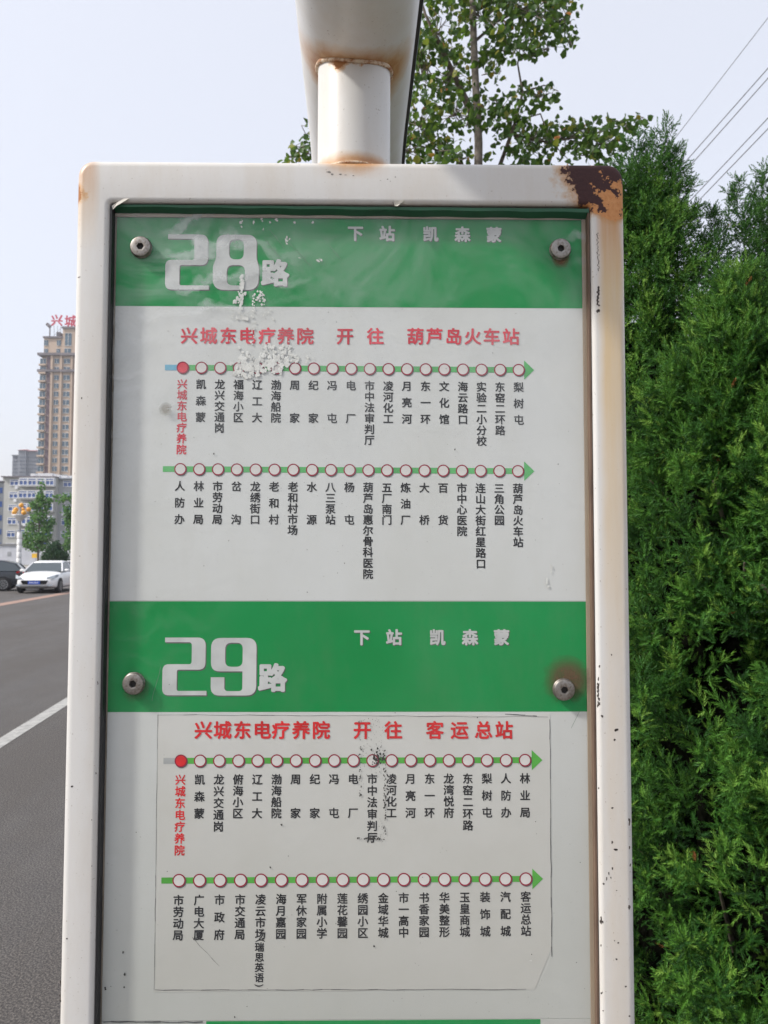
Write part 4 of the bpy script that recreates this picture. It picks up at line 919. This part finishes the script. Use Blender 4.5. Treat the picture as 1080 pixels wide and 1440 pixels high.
# ---- cars
def car_paint(name, c):
    m = NT(name); m.base(c, .25); m.p.inputs['Coat Weight'].default_value = .8; m.p.inputs['Coat Roughness'].default_value = .05; return m.mat
m = NT('car_glass'); M_cglass = m.base((.045, .06, .07), .06, spec=.9)
M_tyre = plain('tyre', (.022, .022, .024), .85); M_rim = plain('alloy', (.45, .46, .47), .35, metal=.7); M_dark = plain('dark_trim', (.02, .02, .022), .5)
M_plate = plain('blue_plate', (.02, .09, .50), .4, var=.05); M_lampg = plain('headlamp_glass', (.30, .34, .38), .1, var=.2, sc_=30); M_tail = plain('tail_lamp', (.45, .015, .02), .2)
M_pchar = plain('plate_print', (.75, .76, .8), .4)
def car(loc, heading, paint, label, hatch=False):
    root = empty('car', loc, heading); tag(root, label, 'car')
    L = 4.25 if hatch else 4.80; W = 1.78 if hatch else 1.85
    # stations along x (front = +x)
    f = L/2
    if not hatch:
        st = [(f, .42, .62, .70), (f-.06, .28, .70, .82), (f-.35, .20, .80, .94), (f-.9, .18, .92, .99), (f-1.45, .18, 1.00, 1.0), (f-2.2, .18, 1.00, 1.0), (-f+1.3, .18, 1.02, 1.0), (-f+.6, .20, 1.05, .97), (-f+.12, .26, 1.02, .90), (-f, .42, .92, .84)]
        roof = [(f-1.30, .985, 0), (f-1.95, 1.38, .8), (f-2.5, 1.455, .95), (f-3.1, 1.44, .95), (-f+.85, 1.22, .75), (-f+.45, 1.06, .0)]
    else:
        st = [(f, .42, .62, .72), (f-.08, .26, .74, .86), (f-.5, .20, .86, .97), (f-1.1, .18, .97, 1.0), (-f+1.3, .18, 1.0, 1.0), (-f+.5, .20, 1.03, .98), (-f+.1, .25, 1.03, .93), (-f, .42, .95, .88)]
        roof = [(f-1.0, .96, 0), (f-1.6, 1.34, .8), (f-2.2, 1.48, .95), (-f+1.0, 1.47, .95), (-f+.35, 1.32, .8), (-f+.08, 1.02, .0)]
    vs = []; n = 12
    for (x, zl, zh, ws) in st:
        w_ = W/2*ws; zm = zl+(zh-zl)*.55
        sec = [(-w_*.90, zl), (-w_, zl+.10), (-w_*1.0, zm), (-w_*.985, zh-.14), (-w_*.93, zh-.03), (-w_*.5, zh+.03), (w_*.5, zh+.03), (w_*.93, zh-.03), (w_*.985, zh-.14), (w_, zm), (w_, zl+.10), (w_*.90, zl)]
        vs += [(x, y, z) for y, z in sec]
    fs = [(i*n+k, i*n+(k+1) % n, (i+1)*n+(k+1) % n, (i+1)*n+k) for i in range(len(st)-1) for k in range(n)]+[tuple(range(n))[::-1], tuple((len(st)-1)*n+k for k in range(n))]
    b = MB(); b.add(vs, fs, 0, True); body = b.build('body', paint, root)
    ss = body.modifiers.new('s', 'SUBSURF'); ss.levels = 2; ss.render_levels = 2
    # greenhouse: glass shell then painted roof and pillars
    gl_ = MB(); vs = []; prof = []
    for (x, z, q) in roof: prof.append((x, z))
    k = len(roof)
    for (x, z, q) in roof:
        wb = W/2*.93; wt = W/2*(.93-.25*min(1, (z-.98)/.48)); vs += [(x, -wt, z), (x, wt, z)]
    base_ = [(x, sgn*W/2*.93, .97) for x, _, _ in roof for sgn in (-1, 1)]
    fs = [(2*i, 2*i+1, 2*i+3, 2*i+2) for i in range(k-1)]
    gl_.add(vs, fs, 0, False); nb = 2*k
    gl_.add(vs+base_, [(2*i, 2*i+2, nb+2*i+2, nb+2*i) for i in range(k-1)]+[(2*i+1, nb+2*i+1, nb+2*i+3, 2*i+3) for i in range(k-1)], 0, False)
    gl_.build('glass', M_cglass, root)
    rf = MB(); up = .012
    ridx = [i for i in range(k) if roof[i][2] >= .8]
    def wt(z): return W/2*(.93-.25*min(1, (z-.98)/.48))
    top = [(roof[i][0], roof[i][1]) for i in ridx]; vs = []
    for x, z in top: vs += [(x, -wt(z)-.01, z+.0), (x, -wt(z)*.8, z+up+.015), (x, wt(z)*.8, z+up+.015), (x, wt(z)+.01, z+.0), (x, wt(z)+.012, z-.05), (x, -wt(z)-.012, z-.05)]
    rf.add(vs, [(6*i+a, 6*i+(a+1) % 6, 6*i+6+(a+1) % 6, 6*i+6+a) for i in range(len(top)-1) for a in range(6)]+[(0, 5, 4, 3, 2, 1), tuple(6*(len(top)-1)+a for a in range(6))], 0, True); rf.build('roof', paint, root)
    for s in (-1, 1):
        def pt(i, dz=0): x, z, _ = roof[i]; return (x, s*(wt(z)+.004), z+dz)
        xm = (roof[2][0]+roof[3][0])/2-.1
        for pp_, rr_ in (([pt(0), pt(1)], .035), ([pt(k-1), pt(k-2), pt(k-3)] if not hatch else [pt(k-1), pt(k-2)], .045), ([(xm, s*(W/2*.93), .97), (xm-.05, s*(wt(1.45)+.006), 1.42)], .04)):
            pl = MB(); pl.tube(pp_, rr_, 6); pl.build('pillar', paint, root)
    # wheels in dark arches
    for sx in (f-.88, -f+.86):
        for s in (-1, 1):
            yw = s*(W/2-.005); b = MB()
            vs = [(sx+.37*math.cos(a*math.pi/12), yw+s*.006, .33+.37*math.sin(a*math.pi/12)) for a in range(-3, 16)]; b.add(vs+[(x, y-s*.2, z) for x, y, z in vs], [tuple(range(19)), tuple(range(19))[::-1]]+[(i, i+1, 19+i+1, 19+i) for i in range(18)]); b.build('wheel_arch', M_dark, root)
            wh = empty('wheel', (0, 0, 0)); wh.parent = root; wh.location = (sx, yw+s*.012, .325); 
            b = MB(); 
            prof = [(.20, -.10), (.31, -.10), (.325, -.07), (.325, .07), (.31, .10), (.21, .105)]
            vs = [(r_*math.cos(2*math.pi*q/24), s*h*.9-s*.09, r_*math.sin(2*math.pi*q/24)) for r_, h in prof for q in range(24)]
            b.add(vs, [(i*24+q, i*24+(q+1) % 24, (i+1)*24+(q+1) % 24, (i+1)*24+q) for i in range(5) for q in range(24)], 0, True); b.build('tyre', M_tyre, wh)
            b = MB()
            for q in range(10):
                a = 2*math.pi*q/10; c_, s_ = math.cos(a), math.sin(a); t_ = .02
                b.add([(.03*c_-t_*s_, s*.004, .03*s_+t_*c_), (.205*c_-t_*s_, s*.0, .205*s_+t_*c_), (.205*c_+t_*s_, s*.0, .205*s_-t_*c_), (.03*c_+t_*s_, s*.004, .03*s_-t_*c_)], [(0, 1, 2, 3), (3, 2, 1, 0)])
            vs = [(r_*math.cos(2*math.pi*q/24), s*.003, r_*math.sin(2*math.pi*q/24)) for r_ in (.185, .212) for q in range(24)]; b.add(vs, [(q, (q+1) % 24, 24+(q+1) % 24, 24+q) for q in range(24)])
            b.build('rim', M_rim, wh)
            b = MB(); vs = [(.19*math.cos(2*math.pi*q/20), -s*.03, .19*math.sin(2*math.pi*q/20)) for q in range(20)]; b.add(vs, [tuple(range(20)), tuple(range(20))[::-1]]); b.build('brake_disc', M_dark, wh)
    # front
    fx = f+.012
    b = MB(); b.add([(fx-.02, -.52, .62), (fx+.02, -.45, .40), (fx+.02, .45, .40), (fx-.02, .52, .62)], [(0, 1, 2, 3), (3, 2, 1, 0)]); 
    b = MB(); g0 = [(-.60, .60), (-.50, .43), (.50, .43), (.60, .60)]
    b.add([(fx-.005, y, z) for y, z in g0]+[(fx-.15, y, z) for y, z in g0], [(0, 1, 2, 3), (3, 2, 1, 0), (4, 7, 6, 5)]+[(i, (i+1) % 4, 4+(i+1) % 4, 4+i) for i in range(4)]); b.build('grille', M_dark, root)
    b = MB(); b.box((fx+.002, -.62, .30), (fx+.02, .62, .335)); b.build('bumper_slot', M_dark, root)
    b = MB(); b.box((fx+.01, -.26, .435), (fx+.035, .26, .575)); pt_ = b.build('number_plate', M_plate, root)
    b = MB()
    for q in range(6): b.box((fx+.0352, -.20+q*.068, .475), (fx+.038, -.165+q*.068, .535))
    b.build('plate_marking', M_pchar, pt_)
    for s in (-1, 1):
        b = MB(); a_ = [(f-.03, s*.52, .66), (f-.02, s*.50, .72), (f-.30, s*(W/2*.93), .84), (f-.52, s*(W/2*.985), .84), (f-.40, s*(W/2*.985), .74), (f-.12, s*(W/2*.86), .66)]
        c0 = np.mean(np.array(a_), axis=0); o_ = [(x+.035, y+s*.03, z+.02) for x, y, z in a_]
        b.add(o_, [(0, 1, 2, 3, 4, 5), (5, 4, 3, 2, 1, 0)]); b.build('headlight', M_lampg, root)
        b = MB(); b.add([(f+.005, s*.56, .34), (f+.0, s*.78, .36), (f-.03, s*.80, .42), (f-.0, s*.60, .42)], [(0, 1, 2, 3), (3, 2, 1, 0)]); b.build('fog_light', M_lampg, root)
        b = MB(); xm = roof[0][0]-.25; b.lathe([(.005, -.07), (.07, -.05), (.085, 0), (.07, .05), (.005, .07)], (0, 0, 0), 12); o = b.build('mirror', paint, root); o.location = (xm, s*(W/2+.09), 1.03); o.scale = (.8, 1.4, 1)
        b = MB(); b.add([(-f+.02, s*(W/2*.60), .92), (-f+.02, s*(W/2*.62), .74), (-f+.10, s*(W/2*.935), .74), (-f+.35, s*(W/2*.99), .90), (-f+.25, s*(W/2*.97), .98)], [(0, 1, 2, 3, 4), (4, 3, 2, 1, 0)])
        for i_ in range(len(b.v)): x, y, z = b.v[i_]; b.v[i_] = (x-.035, y+s*.025, z)
        b.build('tail_light', M_tail, root)
        b = MB(); b.box((-.6, s*(W/2+.0)-.005, .78), (.0, s*(W/2+.0)+.005, .79)); 
    return root
g0 = ground(45, 835); car((g0[0]+RD[0]*2.4, g0[1]+RD[1]*2.4, 0), math.atan2(-RD[1], -RD[0])+R(2), car_paint('white_paint', (.78, .79, .80)), 'white saloon car with blue number plate facing the camera beside the dark car')
g1 = ground(6, 831); car((g1[0]-1.4, g1[1]+.2, 0), R(197), car_paint('dark_paint', (.010, .015, .024)), 'dark blue grey hatchback cut by the left edge of the photo', True)

# ================================================================== BUILDINGS
def glassm(name, c, rough=.12):
    m = NT(name); o = m.obj(); nz = m.noise(o, .35, 3); return m.base(m.mix(m.ramp(nz, .35, .65), tuple(x*.5 for x in c), c), rough, spec=.8)
# --- tall tower
TYY = 277.0; k = TYY/F; t0 = at(54, 778, TYY); tw_x = t0[0]
tower = empty('apartment_tower', (tw_x, TYY, 0)); tag(tower, 'tall beige apartment tower with red rooftop characters', 'tower')
M_beige = plain('beige_render', (.46, .355, .275), .85, sc_=.12, var=.08); M_beiged = plain('beige_band', (.30, .235, .19), .85, sc_=.1)
M_plum = plain('plum_panel', (.13, .085, .10), .8, sc_=.2); M_twin = glassm('tower_window', (.07, .14, .20)); M_slabw = plain('balcony_slab', (.50, .50, .50), .8, sc_=.3); M_roofg = plain('roof_grey', (.17, .15, .16), .8, sc_=.2)
VX = at(540, 778, TYY)
def tx(px): return (px-54)*k                 # on the level of the horizon line
def tz(py): return (778-py)*k+1.85
fh = 11.75*k
def part(name, mat, par, boxes):
    b = MB()
    for a, c_ in boxes: b.box(a, c_)
    return b.build(name, mat, par)
D0, D1 = 0, 16
# pixel columns measured near py 560; the tower's left edge is at px 56.5 there
ex = 7.6
def cx_(px): return tx(px-ex)
part('wall', M_beige, tower, [((cx_(66), D0, 0), (cx_(150), D1, tz(500))), ((cx_(58.5), 1.2, 0), (cx_(66), D1, tz(500))), ((cx_(61), .8, tz(500)), (cx_(88), D1, tz(477))), ((cx_(88), 0.4, tz(500)), (cx_(150), D1, tz(463.5)))])
part('cornice', M_roofg, tower, [((cx_(55), -1.0, tz(503)), (cx_(151), D1+.5, tz(499.5)))]); part('cornice', M_roofg, tower, [((cx_(55), -.9, tz(526.5)), (cx_(151), D1+.4, tz(523)))])
part('cornice', M_roofg, tower, [((cx_(60), .3, tz(477)), (cx_(88.4), D1+.4, tz(474.6)))]); part('cornice', M_roofg, tower, [((cx_(87), -.1, tz(463.5)), (cx_(151), D1+.6, tz(460.8)))])
for a, c_ in ((73.2, 76.2), (86.6, 89.2), (101.8, 104.2), (120, 123), (134, 137)): part('pilaster', M_beige, tower, [((cx_(a), -.55, 0), (cx_(c_), -.003, tz(503)))])
part('panel_strip', M_plum, tower, [((cx_(67.2), -.12, 0), (cx_(72.4), -.003, tz(504)))])
wins = {}
def win(w_, h_, mat=M_twin, frame=M_slabw):
    key = (round(w_, 2), round(h_, 2), mat.name)
    if key not in wins:
        b = MB(); b.box((-w_/2, -.10, 0), (w_/2, -.004, h_), 0); t_ = .10*min(1.6, w_/1.5)
        b.box((-w_/2-t_, -.2, -t_), (w_/2+t_, -.11, 0), 1); b.box((-t_/2, -.2, 0), (t_/2, -.101, h_), 1); b.box((-w_/2-t_, -.2, h_), (w_/2+t_, -.11, h_+t_), 1)
        wins[key] = b.mesh('window', [mat, frame])
    return wins[key]
nfl = int((tz(528))/fh)
for i in range(-2, nfl):
    zc = tz(562-11.75*0)  # reference floor
    z = tz(534+11.75*0)-i*fh if i >= 0 else tz(534)-i*fh
    if z < 2: continue
    zb_ = z-fh*.30
    o = link(bpy.data.objects.new('window', win(6.2*k, fh*.55)), tower); o.location = (cx_(81.2), 0, zb_)
    o = link(bpy.data.objects.new('window', win(8.6*k, fh*.55)), tower); o.location = (cx_(95.4), 0, zb_)
    for px in (112, 128): o = link(bpy.data.objects.new('window', win(7.5*k, fh*.55)), tower); o.location = (cx_(px), 0, zb_)
    bay = part('balcony', M_beige, tower, [((cx_(57), -.9, zb_-fh*.30), (cx_(66.6), 1.15, zb_-fh*.10))])
    o = link(bpy.data.objects.new('window', win(8.0*k, fh*.62)), bay); o.location = (cx_(61.8), .2, zb_-fh*.06)
    b = MB(); b.box((cx_(57.4), 0.215, zb_-fh*.098), (cx_(66.4), 1.19, zb_+fh*.60)); b.build('bay_side', M_twin, bay)
    if i % 2 == 0 and i >= 0: part('string_course', M_beiged, tower, [((cx_(66.8), -.3, zb_-fh*.42), (cx_(73), -.13, zb_-fh*.34))])
    if i > 0 and i % 3 != 1: part('air_conditioner', M_slabw, tower, [((cx_(99.5), -.5, zb_-fh*.18), (cx_(100.8), -.12, zb_+.0))])
for (a, c_, p0, p1) in ((61.5, 67, 487.5, 480), (79.5, 85, 487.5, 480), (62, 67, 499, 492.5), (79, 84, 499, 492.5), (91.5, 100.5, 488, 470.5), (91, 100, 499, 492.5)):
    h = (p0-p1)*k; w_ = (c_-a)*k; y = .8 if c_ < 88 else .4
    o = link(bpy.data.objects.new('window', win(w_, h)), tower); o.location = (cx_((a+c_)/2), y, tz(p0))
# rooftop: tank, mast and the red characters on their racks
part('roof_tank', M_roofg, tower, [((cx_(75), 3, tz(475)), (cx_(80), 8, tz(465.5)))])
b = MB(); b.tube([(cx_(67), 2, tz(474)), (cx_(67), 2, tz(461))], .25, 6); b.tube([(cx_(62.5), 2, tz(455)), (cx_(67.5), 2, tz(459.5))], .6, 6); b.tube([(cx_(62.5), 2, tz(457.5)), (cx_(66), 2, tz(456))], .3, 6); b.build('roof_mast', M_roofg, tower)
M_rred = plain('red_sign_letter', (.50, .03, .07), .5)
for ch, px, pyc, yb in (('兴', 73.5, 447.5, 475), ('城', 93, 448.5, 461), ('电', 112, 448.5, 461)):
    V, T = glyph(ch); b = MB(); s = 17.5*k
    for q, (ox, oz) in enumerate(weight(.02, 4)):
        Z0 = tz(pyc)
        for yy_, fl in ((0, 0), (.4, 1)):
            vs = [(cx_(px)+(u+ox)*s, 4-q*.01+yy_, Z0+(v+oz)*s) for u, v in V]; b.add(vs, [tuple(t) for t in T])
    b.build('rooftop_character', M_rred, tower)
    b = MB()
    for dx in (-1.3, 0, 1.3): b.tube([(cx_(px)+dx*.8, 4.6, tz(yb)), (cx_(px)+dx, 4.6, tz(pyc+7))], .09, 5)
    b.tube([(cx_(px)-1.6, 4.6, tz(yb-4)), (cx_(px)+1.6, 4.6, tz(pyc+9))], .07, 5); b.build('sign_rack', M_lgrey, tower)

# --- six storey block
BY = 180.0; kb_ = BY/F; bx0 = at(3, 778, BY)[0]
def bx(px): return (px-3)*kb_
def bz(py): return (778-py)*kb_+1.85
blk = empty('apartment_block', (bx0, BY, 0)); tag(blk, 'pale grey apartment block with blue windows and white bay frames', 'apartment block')
M_bgrey = plain('block_render', (.42, .42, .40), .85, sc_=.15, var=.06); M_bgrey2 = plain('block_recess', (.34, .35, .36), .85, sc_=.15, var=.06); M_bwin = glassm('block_window', (.035, .12, .42), .3); M_bwhite = plain('white_frame', (.68, .69, .72), .6, sc_=.4)
part('wall', M_bgrey, blk, [((bx(1.5), 0, 0), (bx(76), 12, bz(675.5)))]); part('wall', M_bgrey2, blk, [((bx(76), 1.4, 0), (bx(140), 12, bz(677.5)))])
part('roof_edge', M_roofg, blk, [((bx(.5), -.7, bz(675.5)), (bx(77), 12.4, bz(674)))]); part('roof_edge', plain('slate_edge', (.22, .24, .27), .8), blk, [((bx(77.1), .7, bz(677.5)), (bx(141), 12.4, bz(675.6)))])
for a, c_, p in ((37, 43, 669.5), (47, 68, 669), (70, 78, 671), (80, 89, 672), (92, 99, 672.2)): part('roof_shed', M_bwhite, blk, [((bx(a), 1, bz(674.5 if c_ < 77 else 675.5)), (bx(c_), 4, bz(p)))])
def bwin(px0, px1, py0, py1, y, bay=False):
    w_, h = (px1-px0)*kb_, (py1-py0)*kb_; b = MB()
    b.box((-w_/2, -.06, 0), (w_/2, -.004, h), 0)
    t_ = .14; b.box((-w_/2-t_, -.18, -t_), (w_/2+t_, -.062, 0), 1); b.box((-w_/2-t_, -.18, h), (w_/2+t_, -.062, h+t_), 1); b.box((-w_/2, -.16, h*.66), (w_/2, -.062, h*.66+.20), 1)
    b.box((-w_/2-t_, -.18, 0), (-w_/2, -.062, h), 1); b.box((w_/2, -.18, 0), (w_/2+t_, -.062, h), 1); b.box((-.08, -.16, 0), (.08, -.062, h*.66), 1)
    o = b.build('window', [M_bwin, M_bwhite], blk); o.location = (bx((px0+px1)/2), y, bz(py1)); return o
rows = [(679, 686.3), (696.5, 704), (714.5, 722), (732.5, 740.5), (750.5, 758.5), (768, 776)]
for ri, (a, c_) in enumerate(rows):
    bwin(12.3-ri*.7, 23-ri*.7, a+.3, c_, 0)
    for q, (x0_, x1_) in enumerate(((27.5, 37.8), (39.8, 50), (52.5, 62), (64.2, 74.4))):
        bwin(x0_-ri*.3, x1_-ri*.3, a-1, c_-.2, -.9)
    part('bay', M_bwhite if ri in (0, 3) else M_bgrey, blk, [((bx(26.3-ri*.3), -.9, bz(c_+1.8)), (bx(75.4-ri*.3), -.003, bz(a-2.6)))])
    part('balcony_ledge', M_bgrey, blk, [((bx(26.0-ri*.3), -1.15, bz(c_+2.6)), (bx(75.6-ri*.3), -.003, bz(c_+1.85)))])
    bwin(83.3-ri*.5, 94-ri*.5, a+.8, c_+1, 1.4); bwin(103, 113, a+.8, c_+1, 1.4)
for px, py, y in ((21.5, 690, 0), (20, 708, 0), (17.5, 725, 0), (83.5, 727, 1.4), (89.5, 746, 1.4), (36, 742, -.9), (84, 710, 1.4)): part('air_conditioner', M_bwhite, blk, [((bx(px-2), y-.45, bz(py+2)), (bx(px+2), y-.003, bz(py-2)))])

# --- far grey towers
GY = 430.0; kg = GY/F; gx0 = at(14.5, 778, GY)[0]
def gx(px): return (px-17)*kg
def gz(py): return (778-py)*kg+1.85
gt = empty('distant_tower', (gx0, GY, 0)); tag(gt, 'hazy grey tower block with small dull red roofs behind the pale block', 'tower')
M_gwall = plain('grey_tower', (.20, .215, .25), .9, sc_=.05, var=.06); M_gwin = glassm('grey_tower_window', (.09, .11, .15), .3); M_rroof = plain('dull_red_roof', (.28, .12, .13), .8, sc_=.1)
part('wall', M_gwall, gt, [((gx(16.5), 0, 0), (gx(27), 18, gz(645.5)))]); part('wall', M_gwall, gt, [((gx(27.05), -2, 0), (gx(38), 18, gz(638.5)))]); part('wall', M_gwall, gt, [((gx(38.05), -1, 0), (gx(58), 18, gz(639.5)))])
part('roof', M_gwall, gt, [((gx(16), -.8, gz(645.5)), (gx(27), 18, gz(644.4)))])
for a, c_, p in ((26, 39, 638.5), (39.2, 52, 639.5)):
    b = MB(); m_ = (a+c_)/2; b.add([(gx(a), -3, gz(p)), (gx(c_), -3, gz(p)), (gx(c_), 15, gz(p)), (gx(a), 15, gz(p)), (gx(m_-3), 2, gz(p-2.6)), (gx(m_+3), 2, gz(p-2.6)), (gx(m_+3), 10, gz(p-2.6)), (gx(m_-3), 10, gz(p-2.6))], [(0, 3, 2, 1), (4, 5, 6, 7), (0, 1, 5, 4), (1, 2, 6, 5), (2, 3, 7, 6), (3, 0, 4, 7)]); b.build('roof', M_rroof, gt)
b = MB()
for r_ in range(24):
    for c_ in range(13):
        px = 18.2+c_*2.75; py = 647+r_*5.2
        if py > 765: continue
        y = 0 if px < 26.5 else (-2 if px < 37.5 else -1); b.box((gx(px), y-.25, gz(py+2.2)), (gx(px+1.3), y-.003, gz(py)))
o = b.build('window', M_gwin, gt); o['kind'] = 'stuff'

# --- building cut by the left edge
EY = 150.0; ke = EY/F*1.1; e0 = at(3.4, 778, EY)[0]
eb = empty('side_building', (e0, EY, 0), R(27.5)); tag(eb, 'sliver of a grey building with dark windows at the left edge', 'building')
def exx(px): return (px-3.4)*ke
def ezz(py): return (778-py)*ke+1.85
part('wall', M_bgrey2, eb, [((exx(-60), 0, 0), (exx(3.2), 10, ezz(691)))]); part('roof_edge', M_roofg, eb, [((exx(-61), -.5, ezz(691)), (exx(3.8), 10.5, ezz(689.5)))])
for i in range(5):
    for px in (-1.2, -12, -24, -36): part('window', M_bwin, eb, [((exx(px-2.5), -.1, ezz(705+i*17.5)), (exx(px+2.8), -.003, ezz(698+i*17.5)))])

# ================================================================== OVERHEAD WIRES
M_wire = plain('wire', (.12, .12, .13), .6)
wl_ = [((1080, 25), (955, 187), 'thinnest overhead wire, highest of those crossing the sky at the right', 24, .011), ((1080, 96), (967, 224), 'upper wire of the first close pair of overhead wires', 24, .016), ((1080, 110), (967, 237), 'lower wire of the first close pair of overhead wires', 24, .016),
       ((1080, 166), (982, 270), 'upper wire of the second close pair of overhead wires', 24, .016), ((1080, 181), (1000, 264), 'lower wire of the second close pair of overhead wires', 24, .016)]
for (a, c_, lab, Y, rad) in wl_:
    d = (c_[0]-a[0], c_[1]-a[1]); pts = []
    for i in range(-6, 22):
        t = i*.22; Yc = Y+14*max(t, -.6)
        q = at(a[0]+d[0]*t, a[1]+d[1]*t, Y+3*t if t < 1.4 else Y+4.2+(t-1.4)*3)
        pts.append(q)
    pts = np.array(pts); mid = pts.mean(0)
    b = MB(); b.tube([tuple(p-mid) for p in pts], rad, 6); o = b.build('overhead_wire', M_wire, None, tuple(mid)); tag(o, lab, 'wire', 'overhead wires')

# ================================================================== AIR
m = bpy.data.materials.new('haze'); m.use_nodes = True; t = m.node_tree; t.nodes.clear()
vo = t.nodes.new('ShaderNodeVolumePrincipled'); vo.inputs['Color'].default_value = (.86, .90, 1, 1); vo.inputs['Density'].default_value = .0004; vo.inputs['Anisotropy'].default_value = .2
mo = t.nodes.new('ShaderNodeOutputMaterial'); t.links.new(vo.outputs[0], mo.inputs['Volume'])
b = MB(); b.box((-600, -300, -1.4), (600, 600, 110)); tag(b.build('haze', m), kind='stuff')
